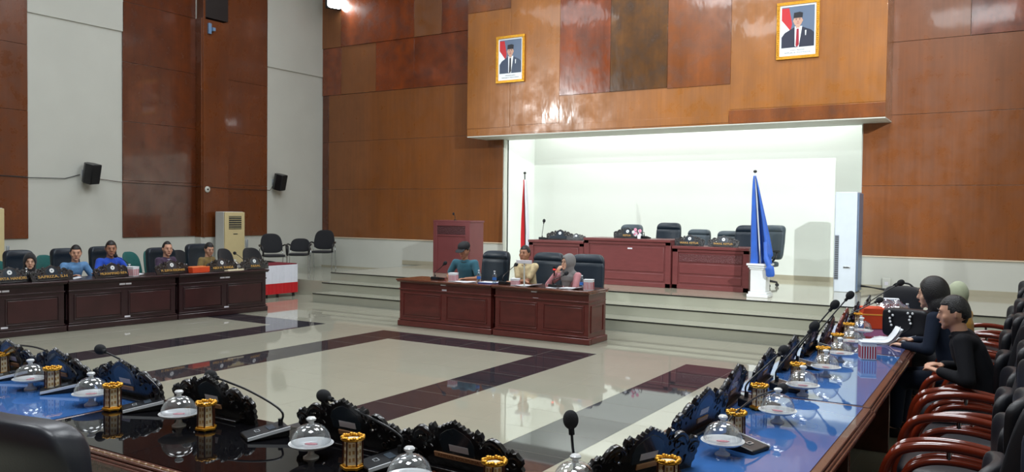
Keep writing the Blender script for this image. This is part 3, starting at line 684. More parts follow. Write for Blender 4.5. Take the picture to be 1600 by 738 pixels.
def cchair(label, pxf, pyf, zf, wpx, rz, top, arms=True):
    q = Pz(pxf, pyf, zf); side_chair(label, q, rz, BC, FABK, arms, wpx, top)
cchair('black armchair right behind the skirted table', 427, 430, .335, .5, -PI/2-.5, .95)
cchair('low black chair with white tag, middle of the corner chairs', 467, 427, .335, .46, -PI/2-.9, .82)
cchair('tall black armchair beside the corner of the room', 504, 421, .335, .52, -PI/2-1.0, 1.0)

# ------------------------------------------------------------------ skirted table
q = Px(415, 422, -13.2); r_ = Px(464, 420, -13.2)
t = thing('skirted_table', 'low table with gathered white over red skirt beyond the left desks', 'table', (-13.2, q.y, 0), 0)
Lt = r_.y-q.y; zt = .70
MB().box(-.6, 0, 0, Lt, zt-.03, zt).build('tabletop', mat('dark_red_cover', (120, 18, 40), .6), t, bevel=.005)
def skirt(z0, z1, m, nm, off):
    s = MB(); n = 120; per = [(0, 0), (0, Lt)]; vs = []; fs = []
    for i in range(n+1):
        y = Lt*i/n; x = off+.012*math.sin(i*1.3)
        vs += [(x, y, z0), (x, y, z1), (x-.006, y, z0), (x-.006, y, z1)]
    for i in range(n): b_ = i*4; fs += [(b_, b_+4, b_+5, b_+1), (b_+2, b_+3, b_+7, b_+6)]
    s.add(vs, fs)
    for yy in (0, Lt):
        s.box(-.58, off, yy-.005, yy+.005, z0, z1)
    s.build(nm, m, t)
skirt(.30, zt-.02, WCLOTH, 'white_skirt', .02); skirt(.08, .30, RED, 'red_skirt', .024)
for sx in (-.54, -.05):
    for sy in (.06, Lt-.06): MB().box(sx-.02, sx+.02, sy-.02, sy+.02, 0, zt-.03).build('leg', BLKPL, t)

# ------------------------------------------------------------------ air conditioners
def ac_left(label, y0, X, top, full=True):
    t = thing('floor_air_conditioner', label, 'air conditioner', (X, y0, 0), 0, 'cream air conditioners')
    MB().box(-.35, -.05, 0, .55, 0, top).build('cabinet', mat('ac_side_white', (200, 204, 200), .4), t, bevel=.015)
    MB().box(-.05, 0, .0, .55, .02, top-.01).build('front_panel', ACC, t, bevel=.012)
    f = MB().box(0, .006, .1, .45, top-.4, top-.1)
    f.build('vent', ACG, t)
    f = MB()
    for k in range(6): f.box(.004, .014, .1, .45, top-.38+k*.05, top-.37+k*.05)
    f.build('louvre', ACC, t)
    MB().box(0, .01, .22, .34, top-.52, top-.5).build('handle', ACG, t, bevel=.004)
    f = MB()
    for k in range(8): f.box(0, .006, .06, .49, .1+k*.04, .12+k*.04)
    f.build('intake_grille', mat('ac_cream_dark', (170, 150, 104), .5), t)
    MB().box(.0, .04, .56, .62, .95, 1.15).build('side_handle', mat('ac_grey', (150, 158, 164), .4), t, bevel=.02)
ac_left('cream floor-standing air conditioner against the side wall pier', Px(352, 331, -15.3).y, -15.3, Px(365, 331, -15.3).z)
ac_left('cream floor-standing air conditioner cut by the left edge of the picture', Px(7, 325, -15.3).y-.55, -15.3, Px(0, 325, -15.3).z)
a = Py(1306, 300, 15.25); b = Py(1340, 300, 15.25)
t = thing('floor_air_conditioner', 'tall white air conditioner at the right end of the niche', 'air conditioner', (a.x, 15.25, .512), 0)
h = a.z-.512; L = b.x-a.x
MB().box(0, L, 0, .45, .0, h).build('cabinet', ACW, t, bevel=.01)
MB().box(L, L+.03, .02, .45, .02, h-.02).build('rear_shell', mat('ac_dark_shell', (104, 122, 148), .4), t, bevel=.01)
MB().box(-.012, 0, .02, .43, .05, h-.05).build('front_panel', ACW, t, bevel=.005)
f = MB().box(0.005, .07, -.008, .001, .22, .22+.78); f.build('vent', mat('ac_vent_grey', (120, 128, 140), .5), t)
f = MB()
for k in range(20): f.box(.01, .065, -.014, -.006, .24+k*.038, .252+k*.038)
f.build('louvre', ACG, t)
MB().box(.15, .27, -.01, .001, .42, .455).build('badge', STEEL, t, bevel=.003); MB().box(.155, .25, -.012, -.009, .43, .445).build('badge_mark', BLKPL, t)
tag(MB().tube(arc([(b.x+.03, 15.6, .6), (b.x+.2, 15.75, .58), (b.x+.5, 15.8, .53), (b.x+1.0, 15.85, .53), (b.x+1.25, 15.9, .62)]), .012).tube(arc([(b.x+.03, 15.62, .62), (b.x+.4, 15.72, .57), (b.x+.9, 15.8, .6), (b.x+1.25, 15.93, .6)]), .01).build('power_cable', BLKPL), 'black cables trailing from the tall white air conditioner', 'cable')
q = Py(1385, 452, 15.95)
t = thing('socket_box', 'white socket box low on the wall right of the tall air conditioner', 'socket', (q.x, 15.97, .55))
MB().box(-.07, .07, -.05, 0, 0, .2).build('cover', WHITE, t, bevel=.01); MB().box(-.03, .03, -.054, -.049, .07, .13).build('socket_face', STICK, t)

# ------------------------------------------------------------------ flags
def drape(pts_fn, nu, nv):
    m_ = MB(); vs = [pts_fn(i/nu, j/nv) for i in range(nu+1) for j in range(nv+1)]
    fs = [(i*(nv+1)+j, (i+1)*(nv+1)+j, (i+1)*(nv+1)+j+1, i*(nv+1)+j+1) for i in range(nu) for j in range(nv)]
    return m_, vs, fs
def flagpole(t, h, m, lean=(0, 0)):
    MB().tube([(0, 0, 0), (lean[0], lean[1], h)], .014).build('pole', m, t)
    MB().superell((lean[0], lean[1], h+.02), (.03, .03, .025), 1).build('finial', BLKPL, t)
q = Py(822, 392, 14.75); tp = Py(820, 272, 14.75)
t = thing('flag', 'red and white flag hanging on a pole at the left of the niche', 'flag', (q.x, 14.75, .512))
flagpole(t, tp.z-.512, mat('grey_pole', (90, 92, 92), .4), (tp.x-q.x, 0))
MB().lathe([(0, 0), (.15, 0), (.15, .04), (.03, .08), (.02, .2), (0, .2)]).build('foot', BLKPL, t)
Hf = tp.z-.512
def fpt(u, v):
    # v across cloth 0..1, u down
    z = Hf-.12-u*1.75; wv = .03+.10*min(1, u*1.6)
    x = (tp.x-q.x)*(1-u)+(-.5+v)*wv*1.6+.02*math.sin(v*9+u*3); y = -.02+.05*math.sin(v*14+u*2)*min(1, u*3+.3)
    return Vector((x, y, z))
mm, vs, fs = drape(fpt, 40, 24)
mm.add(vs, fs)
for k in range(len(mm.m)):
    i, j = divmod(k, 24); u, v = i/40, j/24
    mm.m[k] = 0 if v < .52-.25*max(0, .35-u)+.1*(u < .3) else 1
o = mm.build('cloth', [RED, WCLOTH], t); s_ = o.modifiers.new('s', 'SOLIDIFY'); s_.thickness = .006
q = Pz(1187, 464, .512)
t = thing('pedestal', 'white classical pedestal holding the blue flag', 'pedestal', (q.x, q.y, .512)); hp = .55
MB().box(-.17, .17, -.17, .17, 0, .05).box(-.15, .15, -.15, .15, .05, .09).box(-.125, .125, -.125, .125, .09, hp-.1).build('shaft', CERAM, t, bevel=.006)
MB().box(-.14, .14, -.14, .14, hp-.1, hp-.07).box(-.16, .16, -.16, .16, hp-.07, hp-.035).box(-.18, .18, -.18, .18, hp-.035, hp).build('capital', CERAM, t, bevel=.008)
tp = Py(1180, 270, q.y)
tf = thing('flag', 'blue flag furled around its pole on the white pedestal', 'flag', (q.x, q.y, .512+hp))
Hf2 = tp.z-.512-hp; lx = tp.x-q.x
flagpole(tf, Hf2, mat('white_pole', (214, 220, 224), .35), (lx, 0))
def bpt(u, v):
    z = Hf2-.05-u*(Hf2+.06-.0)+(-.10 if v > .6 else .1)*u
    a_ = v*2*PI*.86+5.42; rad = .02+.16*min(1, u)**.8*(1-.2*(u > .9))
    rad *= 1+.22*math.sin(v*31)+.08*math.sin(v*17+u*5)
    return Vector((lx*(1-u)+rad*math.cos(a_)*.95+.03*u, -.02+rad*math.sin(a_)*.55, z))
mm, vs, fs = drape(bpt, 40, 90); mm.add(vs, fs)
o = mm.build('cloth', BLUEF, tf); s_ = o.modifiers.new('s', 'SOLIDIFY'); s_.thickness = .005
MB().tube(arc([(.10, -.1, .35), (.14, -.19, .1), (.2, -.21, -.05), (.22, -.2, -.2)]), [.03]*6+[.04]*6+[.07]*6+[.05], 10, flat=.6).build('hanging_corner', BLUEF, tf)

# ------------------------------------------------------------------ name plaques
def half_outline():
    # x, z of the right half from the top peak outwards to the foot, in metres (plaque .58 wide, .27 high)
    pts = [(0, .238), (.01, .226), (.02, .23), (.028, .217), (.042, .22), (.05, .207), (.064, .21), (.072, .196), (.086, .198), (.09, .182), (.1, .178),
           (.104, .196), (.112, .212), (.122, .2), (.134, .204), (.14, .188), (.134, .172), (.142, .164),
           (.158, .178), (.18, .188), (.204, .184), (.226, .168), (.24, .148), (.246, .136), (.254, .15), (.264, .142), (.272, .154), (.282, .144), (.296, .146), (.304, .132), (.318, .122), (.32, .104), (.31, .09), (.318, .074), (.308, .058), (.312, .04), (.3, .026), (.302, 0)]
    return pts
def curve_plate(loops, th, name, m, parent, M):
    cu = bpy.data.curves.new('c', 'CURVE'); cu.dimensions = '2D'; cu.fill_mode = 'BOTH'; cu.extrude = th/2; cu.bevel_depth = .0025; cu.bevel_resolution = 1
    for lp_ in loops:
        s = cu.splines.new('POLY'); s.points.add(len(lp_)-1); s.use_cyclic_u = True
        for p_, (x, y) in zip(s.points, lp_): p_.co = (x, y, 0, 1)
    o = bpy.data.objects.new('c', cu); C.objects.link(o); bpy.context.view_layer.update()
    me = bpy.data.meshes.new_from_object(o.evaluated_get(bpy.context.evaluated_depsgraph_get())); bpy.data.objects.remove(o)
    me.transform(M); me.materials.clear(); me.materials.append(m)
    return link(name, me, parent)
def plaque(label, loc, rz, group, carv, front=None, backtxt=None, sc_=1.0, blank=False):
    """upright in local xz; front (emblem, gold letters) looks to -y, back (sticker) to +y; leans towards +y"""
    t = thing('name_plaque', label, 'name plaque', loc, rz, group); t.scale = (sc_,)*3
    hp_ = half_outline(); loop = [(x, z) for x, z in hp_]+[(-x, z) for x, z in hp_[::-1][:-1]]
    holes = []
    for s in (-1, 1):
        for (cx_, cz, rx, rz_, ang) in ((.122, .15, .010, .014, .3), (.165, .15, .014, .009, -.3), (.205, .135, .022, .007, -.5), (.15, .108, .018, .009, .5), (.275, .098, .014, .008, 0), (.19, .09, .014, .010, .9), (.24, .07, .012, .009, .2)):
            h_ = []
            for k in range(10):
                a_ = 2*PI*k/10; x = rx*math.cos(a_); z = rz_*math.sin(a_); h_.append((s*(cx_+x*math.cos(ang)-z*math.sin(ang)), cz+x*math.sin(ang)+z*math.cos(ang)))
            holes.append(h_)
    LM = Matrix.Rotation(math.radians(-16), 4, 'X') @ Matrix.Rotation(PI/2, 4, 'X')
    pl_ = curve_plate([loop]+holes, .016, 'carved_panel', carv, t, LM)
    Lx = Matrix.Rotation(math.radians(-16), 4, 'X')
    s = MB(); s.T = Lx                                  # raised scrolls on both faces
    for sy in (-1, 1):
        for sx in (-1, 1):
            for (cx_, cz, r0, turns, dr) in ((.18, .14, .036, 1.2, 1), (.28, .1, .032, 1.3, 1), (.118, .18, .016, 1.1, -1), (.22, .05, .026, 1.2, -1)):
                pts = []
                for k in range(22):
                    u = k/21; a_ = dr*u*turns*2*PI+.6; rr = r0*(1-.8*u); pts.append((sx*(cx_+rr*math.cos(a_)), sy*.011, cz+rr*math.sin(a_)))
                s.tube(pts, [.005-.003*k/21 for k in range(22)], 6)
            s.tube([(sx*x*.97, sy*.009, z-.012) for x, z in hp_[17:26]], .005, 6)
    bm_ = bmesh.new(); bm_.from_mesh(pl_.data); tm_ = s.mesh('tmp', carv); bm_.from_mesh(tm_); bm_.to_mesh(pl_.data); bm_.free(); shade(pl_.data)
    sh = MB(); sh.T = Lx @ Matrix.Rotation(PI/2, 4, 'X')
    sh.prism([(-.085, .085), (.085, .085), (.094, .14), (.08, .172), (.045, .195), (0, .212), (-.045, .195), (-.08, .172), (-.094, .14)], -.0115, .0115)
    sh.build('shield', SHIELD, t, bevel=.003)
    bs = MB(); bs.T = Matrix(); bs.box(-.2, .2, -.02, .05, 0, .014); bs.build('foot', carv, t, bevel=.004)
    if not blank:
        d_ = MB(); d_.T = Lx @ Matrix.Translation((0, -.0115, .15)) @ Matrix.Rotation(PI/2, 4, 'X')
        d_.lathe([(0, 0), (.034, 0), (.034, .003), (0, .003)], 24); e_ = d_.build('emblem', CERAM, t)
        d_ = MB(); d_.T = Lx @ Matrix.Translation((0, -.0115, .15)) @ Matrix.Rotation(PI/2, 4, 'X')
        d_.lathe([(0, .003), (.012, .003), (.012, .0045), (0, .0045)], 5); d_.build('emblem_mark', mat('emblem_green', (60, 84, 92), .5), e_)
    if front:
        s_ = MB(); s_.T = Lx; s_.box(-.235, .235, -.02, -.008, .03, .085); s_.build('letter_board', BLKPL if front != '-' else SHIELD, t, bevel=.003)
    if front and front != '-':
        text_mesh(front, .056, GOLDP, 'gold_letters', t, Lx @ Matrix.Translation((0, -.022, .057)) @ Matrix.Rotation(PI/2, 4, 'X'), .002, min(.44, .036*len(front)))
    if backtxt is not None:
        sw_ = .13 if backtxt else .062
        s_ = MB(); s_.T = Lx; s_.box(-.058, .042, .0115, .0125, .1, .13); s_.build('sticker', STICK, t)
        s_ = MB(); s_.T = Lx; s_.box(-sw_-(0 if backtxt else .008), sw_-(0 if backtxt else .008), .008, .0165, .06, .084); st_ = s_.build('name_strip', STRIP, t, bevel=.002)
        if backtxt: text_mesh(backtxt, .02, mat('strip_print', (120, 70, 30), .5), 'strip_letters', st_, Lx @ Matrix.Translation((0, .0168, .072)) @ Matrix.Rotation(PI, 4, 'Z') @ Matrix.Rotation(PI/2, 4, 'X'), .0003, .22)
    return t
NP = 'plaques on the near row'; RP = 'plaques on the right column'
# near row: back side faces the camera, so front looks to +y
np0 = plaque('carved black plaque at the left edge, beside the first gold cup holder', (-5.52, 2.8, .7606), PI, NP, CARV, 'ANGGOTA', '')
for px_, lb in ((-4.97, 'carved black plaque behind the cup holder on the blue desk'), (-4.3, 'carved black plaque where the blue glass meets the black glass'), (-3.55, 'carved black plaque behind the third dome from the left, mic leaning before it'), (-2.6, 'carved black plaque partly behind the front-most gold cup holder')):
    dup(np0, lb, (px_, 2.8, .7606), PI)
plaque('carved black plaque with legible tan strip at the bottom middle', (-1.95, 2.77, .7606), PI-.05, NP, CARV, None, 'AMMAR KOLIPUNA')
dup(np0, 'carved brown-black plaque turned at the desk corner, bottom edge', (-1.30, 3.10, .7606), PI+1.2, NP)
dup(np0, 'carved plaque before the first dome of the right column', (-1.36, 3.95, .7606), -PI/2-.08, RP)
rp = [(4.66, 'carved plaque second in the right column, beside the low gold holder'), (5.36, 'carved plaque third in the right column'), (6.05, 'carved plaque fourth in the right column'), (6.74, 'carved plaque fifth in the right column'), (7.42, 'carved plaque sixth in the right column')]
for y_, lb in rp: dup(np0, lb, (-1.42, y_, .7606), -PI/2+.06, RP)
dup(np0, 'carved red-brown plaque among the black ones, far right column', (-1.42, 8.12, .7606), -PI/2+.06, RP, mats={'carved_panel': CARVB})
dup(np0, 'carved grey-black plaque just left of the orange box', (-1.44, 8.85, .7606), -PI/2+.06, RP)
dup(np0, 'farthest carved plaque of the right column behind the orange box', (-1.44, 9.6, .7606), -PI/2+.06, RP)
# left run: front side to the camera
LPn = 'plaques on the left desks'
for px_, tx, lb in ((33, 'YUPITA HANDRI', 'gold lettered plaque before the person in the black hijab'), (96, 'SAFRIZA, S.H', 'gold lettered plaque before the person in the light blue shirt'), (186, 'MUHAMMAD RIFA', 'gold lettered plaque before the person in the royal blue shirt'), (273, 'M. SURYA FERDINAN', 'gold lettered plaque before the person in the purple jacket'), (346, 'ABDI M. RANGA', 'gold lettered plaque before the person in the olive shirt'), (393, 'FAISAL', 'gold lettered plaque at the far end before an empty chair')):
    q = Px(px_, 425, -11.85); q = LP(q.y, .12); plaque(lb, (q.x, q.y, .761), PI/2+.02, LPn, CARV, tx, None, 1.0)
RN = 'plaques on the rostrum'
for px_, zz, tx, lb, sc_ in ((981, 1.386, 'KETUA', 'gold lettered chairman plaque on the tall rostrum desk', 1.0), (1078, 1.281, 'WAKIL KETUA', 'gold lettered deputy plaque on the left of the low rostrum desk', 1.0), (1131, 1.281, 'WAKIL KETUA', 'gold lettered deputy plaque nearest the blue flag', 1.0)):
    q = Py(px_, 390, 14.2); plaque(lb, (q.x, 14.15, zz), 0, RN, CARV, tx, None, .88*sc_)
for px_, lb, s_ in ((874, 'unlettered carved plaque left of the tall rostrum desk', .9), (900, 'smaller carved plaque turned away beside the tall rostrum desk', .6)):
    q = Py(px_, 375, 14.3); plaque(lb, (q.x, 14.3, 1.311), .1 if s_ > .8 else .3, RN, CARV, '-' if s_ > .8 else None, None, s_)

# ------------------------------------------------------------------ microphones
def mic(label, base, head, rz, group, strip=True):
    base = Vector(base); head = Vector(head)
    t = thing('gooseneck_microphone', label, 'microphone', base, rz, group)
    # base wedge: x across, y depth, low side to -y (the user)
    vs = [(-.07, -.1, 0), (.07, -.1, 0), (.07, .1, 0), (-.07, .1, 0), (-.07, -.1, .018), (.07, -.1, .018), (.07, .1, .05), (-.07, .1, .05)]
    MB().add(vs, [(0, 3, 2, 1), (4, 5, 6, 7), (0, 1, 5, 4), (2, 3, 7, 6), (0, 4, 7, 3), (1, 2, 6, 5)]).build('base', BLKPL, t, bevel=.006)
    s = MB(); s.add([(.07, -.1, .006), (.076, -.1, .006), (.076, .1, .036), (.07, .1, .036), (.07, -.1, .02), (.076, -.1, .02), (.076, .1, .052), (.07, .1, .052)], [(0, 3, 2, 1), (4, 5, 6, 7), (0, 1, 5, 4), (2, 3, 7, 6), (0, 4, 7, 3), (1, 2, 6, 5)])
    s.build('silver_edge', mat('silver_trim', (226, 232, 238), .35, spec=.8), t)
    k = Matrix.Translation((0, 0, .0355)) @ Matrix.Rotation(math.atan2(.032, .2), 4, 'X')
    s = MB(); s.T = k; s.box(-.035, .035, .01, .045, -.001, .0012); s.build('display', mat('lcd', (70, 80, 90), .2), t)
    s = MB(); s.T = k
    s.box(-.018, .018, -.05, -.046, -.001, .0025).box(-.018, .018, -.03, -.026, -.001, .0025).box(-.018, -.014, -.05, -.026, -.001, .0025).box(.014, .018, -.05, -.026, -.001, .0025); s.build('talk_button', STEEL, t)
    inv = Matrix.Rotation(-rz, 3, 'Z'); h_ = inv @ (head-base); st_ = Vector((0, .075, .046))
    mid = st_.lerp(h_, .45); mid.z += .10*(h_-st_).length; m2 = Vector((st_.x, st_.y, st_.z+.07))
    path = arc([st_, m2, mid, h_], 8)
    g_ = MB().tube([st_-Vector((0, 0, .01)), st_+Vector((0, 0, .03))], .012).tube(path, .0055, 8).build('gooseneck', BLKPL, t)
    d_ = (h_-path[-4]).normalized()
    rot = d_.to_track_quat('Z', 'Y').to_matrix().to_4x4(); f_ = MB(); f_.T = Matrix.Translation(h_) @ rot
    f_.superell((0, 0, .01), (.03, .03, .038), .95, 20, 14); f_.tube([(0, 0, -.05), (0, 0, -.02)], .012); f_.build('foam_head', FOAM, t)
    return t
NM = 'microphones on the near row'; RM = 'microphones on the right column'
def mic_px(label, bpx, hpx, dy, rz, grp, zb=.7608):
    b_ = Pz(bpx[0], bpx[1], zb); h_ = Py(hpx[0], hpx[1], b_.y+dy); mic(label, b_, h_, rz, grp)
mic_px('microphone unit at the left edge, thin stem crossing the first plaque', (12, 592), (-18, 525), .15, -.35, NM)
mic_px('microphone unit on the blue desk between the cup holder and plaque', (93, 612), (12, 538), .15, -.5, NM)
mic_px('microphone unit left of the second dome on the black desk', (222, 640), (158, 547), .1, -.5, NM)
mic_px('microphone unit with shining silver edge, foam head over the third plaque', (414, 682), (331, 588), .1, -.45, NM)
mic_px('microphone unit right of the front-most cup holder', (600, 728), (508, 620), .1, -.45, NM)
mic_px('microphone standing upright alone at the bottom edge', (880, 772), (892, 660), .05, -.1, NM)
mic_px('microphone arching over the first dome of the right column', (1160, 700), (1222, 608), .75, PI/2-.3, RM)
for i, (bp, hp2, dy) in enumerate((((1186, 636), (1223, 549), .35), ((1232, 610), (1271, 512), .2), ((1262, 575), (1303, 478), .1), ((1290, 548), (1327, 463), .1), ((1345, 512), (1406, 443), .2), ((1332, 517), (1373, 470), .3))):
    mic_px(['microphone over the second dome of the right column', 'tall microphone rising beside the third dome', 'microphone before the lowest step, fourth in the right column', 'microphone fifth in the right column, head against the stage edge', 'farthest microphone with head against the white wall', 'microphone leaning over the orange box'][i], bp, hp2, dy, PI/2-.1, RM)
b_ = Py(850, 374, 14.25); h_ = Py(850, 346, 14.2)
mic('thin microphone on the lower left rostrum desk', (b_.x, 14.25, 1.311), h_, PI, 'microphones on the rostrum')
b_ = Py(1015, 372, 14.25)
mic('low microphone lying on the tall rostrum desk', (b_.x-.1, 14.3, 1.387), (b_.x-.25, 14.15, 1.5), PI, 'microphones on the rostrum')
FMg = 'microphones on the front desks'
def fm(label, px_, off, hp2, hy):
    q = Py(px_, 440, 10.2+off); mic(label, (q.x, 10.2+off, .761), Py(hp2[0], hp2[1], hy), PI, FMg)
fm('microphone at the left end of the front desks', 684, .25, (695, 412), 10.35)
fm('microphone bowed towards the person in the beige shirt', 790, .22, (806, 414), 10.75)
fm('microphone unit before the person in the pink blouse', 868, .25, (884, 428), 10.55)
LMg = 'microphones on the left desks'
q = LP(7.9, .35); mic('microphone at the mouth of the person in the royal blue shirt', (q.x, q.y, .761), Px(181, 400, -12.7), -PI/2, LMg)
q = LP(10.05, .45); mic('microphone with dark head before the cream air conditioner', (q.x, q.y, .761), Px(367, 396, -12.5), -PI/2, LMg)

# ------------------------------------------------------------------ cake stands and cup holders
def cake_stand(label, loc, group):
    t = thing('cake_stand', label, 'cake stand', loc, random.uniform(0, 6), group)
    MB().lathe([(0, 0), (.035, 0), (.034, .006), (.016, .018), (.012, .035), (.02, .048), (.02, .052), (0, .052)], 24).build('foot', CERAM, t)
    MB().lathe([(0, .05), (.08, .052), (.096, .062), (.098, .066), (.09, .066), (.078, .06), (0, .06)], 36).build('plate', CERAM, t)
    d_ = MB(); pr = [(.086, .067)]+[(.086*math.cos(a_)**.8, .07+.082*math.sin(a_)) for a_ in np.linspace(0.02, 1.45, 12)]
    vs = []; fs = []; n = 36
    for r_, z_ in pr: vs += [(r_*math.cos(2*PI*k/n), r_*math.sin(2*PI*k/n), z_) for k in range(n)]
    for i in range(len(pr)-1): fs += [(i*n+k, i*n+(k+1) % n, (i+1)*n+(k+1) % n, (i+1)*n+k) for k in range(n)]
    d_.add(vs, fs); dm = d_.build('dome', DOME, t)
    MB().lathe([(0, .15), (.013, .15), (.011, .16), (.02, .166), (.022, .174), (.016, .18), (0, .181)], 20).build('knob', CERAM, dm)
    m_ = MB(); m_.lathe([(0, .0605), (.03, .0605), (.03, .0625), (0, .0625)], 7, sx=1, sy=.5); m_.build('printed_label', mat('pink_print', (206, 140, 150), .6), t)
    return t
NDm = 'domed cake stands on the near row'; RDm = 'domed cake stands on the right column'
c0 = cake_stand('glass domed cake stand on the blue desk at the left', (-4.99, 2.6, .7608), NDm)
for q, lb in (((-4.33, 2.58), 'glass domed cake stand between the two left cup holders'), ((-3.55, 2.57), 'glass domed cake stand mirrored in the black desk, centre left'), ((-2.62, 2.56), 'glass domed cake stand beside the front-most cup holder'), ((-1.98, 2.45), 'glass domed cake stand before the plaque with the legible strip'), ((-1.4, 2.72), 'glass domed cake stand cut by the bottom edge at the desk corner')):
    dup(c0, lb, (q[0], q[1], .7608), random.uniform(0, 6), NDm)
for i, (px_, py_) in enumerate(((1128.7, 710.6), (1214.5, 660), (1254, 618), (1290, 588), (1312, 565), (1330, 545), (1346, 527))):
    dup(c0, f'glass domed cake stand, {["first","second","third","fourth","fifth","sixth","seventh and farthest"][i]} of the right column', Pz(px_, py_, .7608), random.uniform(0, 6), RDm)
def cup_holder(label, loc, group, rz=.3):
    t = thing('cup_holder', label, 'cup holder', loc, rz, group)
    hexa = lambda r_: [(r_*math.cos(PI/3*k), r_*math.sin(PI/3*k)) for k in range(6)]
    f_ = MB().prism(hexa(.054), .006, .018).prism(hexa(.045), .018, .024)
    for k in range(6): a_ = PI/3*k; f_.superell((.04*math.cos(a_), .04*math.sin(a_), .005), (.007, .007, .006), 1, 8, 6)
    f_.build('gold_base', GOLD, t, bevel=.002)
    r_ = MB(); n = 24
    for k in range(n):
        a_ = 2*PI*k/n; r_.superell((.044*math.cos(a_), .044*math.sin(a_), .136+.003*math.sin(k*2.1)), (.009, .009, .007), 1, 8, 6)
    r_.tube([(.045*math.cos(2*PI*k/24), .045*math.sin(2*PI*k/24), .13) for k in range(25)], .006, 6, cap=False)
    r_.build('gold_rim', GOLD, t)
    p_ = MB()
    for k in range(6):
        a_ = PI/3*k; p_.tube([(.042*math.cos(a_), .042*math.sin(a_), .02), (.040*math.cos(a_), .040*math.sin(a_), .13)], .0035, 6)
    p_.build('post', BROWNP, t)
    w_ = MB(); w_.prism(hexa(.037), .02, .128); w_.build('fretwork', CREAM, t, smooth=False)
    m_ = MB()
    for k in range(6):
        a_ = PI/3*k+PI/6; T_ = Matrix.Rotation(a_, 4, 'Z') @ Matrix.Translation((.0325, 0, 0)); m_.T = T_
        for z_ in (.045, .075, .105):
            m_.prism([(-.0005, -.012), (.001, -.012), (.001, -.004), (-.0005, -.004)], z_-.008, z_+.008); m_.prism([(-.0005, .003), (.001, .003), (.001, .012), (-.0005, .012)], z_-.004, z_+.01)
    m_.build('fretwork_pattern', mat('fret_brown', (186, 146, 92), .4), t, smooth=False)
    return t
NCm = 'gold cup holders on the near row'; RCm = 'gold cup holders on the right column'
h0 = cup_holder('gold rimmed cup holder cut by the left edge', Pz(4, 586, .7608), NCm)
for px_, py_, lb in ((82, 611, 'gold rimmed cup holder on the blue desk, second from the left'), (176, 641, 'gold rimmed cup holder at the start of the black glass'), (322, 672, 'gold rimmed cup holder mirrored in the black glass, centre left'), (551, 733, 'front-most gold rimmed cup holder'), (772, 775, 'gold rimmed cup holder before the legible plaque, bottom edge')):
    dup(h0, lb, Pz(px_, py_, .7608), random.uniform(0, 1), NCm)
dup(h0, 'gold rimmed cup holder at the desk corner, bottom edge', Pz(1043, 772, .7608), .5, NCm)
for px_, py_, lb in ((1150, 688, 'gold rimmed cup holder beside the first dome of the right column'), (1186, 640, 'gold rimmed cup holder left of the second dome'), (1246, 602, 'gold rimmed cup holder behind the third dome'), (1286, 573, 'gold rimmed cup holder behind the fourth dome'), (1308, 549, 'gold rimmed cup holder behind the fifth dome'), (1326, 530, 'gold rimmed cup holder behind the sixth dome'), (1342, 512, 'farthest gold rimmed cup holder')):
    dup(h0, lb, Pz(px_, py_, .7608), random.uniform(0, 1), RCm)

# ------------------------------------------------------------------ boxes, bottles, papers, bags
def tissue_box(label, loc, rz, group=None, w_=.12, h_=.12, d=.12, sheet=False):
    t = thing('snack_box', label, 'box', loc, rz, group)
    MB().box(-w_/2, w_/2, -d/2, d/2, 0, h_).build('carton', PAPER, t, bevel=.003)
    s = MB(); n = 6
    for k in range(n):
        x = -w_/2+w_*(k+.25)/n; s.box(x, x+w_/n*.5, -d/2-.0012, d/2+.0012, .01, h_*.82); y = -d/2+d*(k+.25)/n; s.box(-w_/2-.0012, w_/2+.0012, y, y+d/n*.5, .01, h_*.82)
    s.build('red_stripes', REDP, t, smooth=False)
    MB().box(-w_/2-.003, w_/2+.003, -d/2-.003, d/2+.003, h_, h_+.012).build('lid', PAPER, t, bevel=.003)
    return t
def bottle(label, loc, group, s_=1.0):
    t = thing('water_bottle', label, 'bottle', loc, 0, group); t.scale = (s_,)*3
    MB().lathe([(0, 0), (.028, 0), (.031, .01), (.031, .05), (.028, .07), (.031, .09), (.031, .125), (.026, .15), (.012, .175), (.011, .185), (0, .185)], 20).build('body', PET, t)
    MB().lathe([(0, .185), (.014, .185), (.014, .2), (0, .2)], 14).build('cap', PAPER, t)
    MB().lathe([(.0318, .06), (.0318, .1)], 20).build('label_band', mat('blue_label', (50, 110, 190), .4), t)
    return t
def papers(label, loc, rz, w_=.3, d=.21, n=3, curl=.0, name='paper_stack'):
    t = thing(name, label, 'papers', loc, rz)
    for k in range(n):
        m_ = MB(); N = 10; vs = []
        a_ = random.uniform(-.25, .25)
        for i in range(N+1):
            u = i/N; x = (u-.5)*w_; z = .003*k+.001+curl*max(0, u-.6)**2*4+.002*math.sin(u*7+k)
            for y in (-d/2, d/2): vs.append(Matrix.Rotation(a_, 3, 'Z') @ Vector((x, y, z)))
        m_.add(vs, [(2*i, 2*i+2, 2*i+3, 2*i+1) for i in range(N)])
        o = m_.build('sheet', PAPER, t); q_ = o.modifiers.new('s', 'SOLIDIFY'); q_.thickness = .0015
    return t
ON = .7612
FB = 'striped snack boxes on the front desks'
q = Pz(714, 439, ON); tissue_box('red striped snack box before the person in the dark cap', (q.x-.0, 10.33, ON), .2, FB)
q = Py(808, 444, 10.36); tissue_box('red striped snack box before the person in the beige shirt', (q.x-.03, 10.36, ON), .3, FB, h_=.09)
q = Py(920, 450, 10.36); tissue_box('red striped snack box at the right end of the front desks', (q.x, 10.36, ON), .25, FB, .13, .14)
FBt = 'water bottles on the front desks'
q = Py(748, 438, 10.34); bottle('water bottle at the elbow of the person in the dark cap', (q.x, 10.34, ON), FBt)
q = Py(772.5, 440, 10.32); bottle('water bottle before the empty front chair', (q.x, 10.32, ON), FBt)
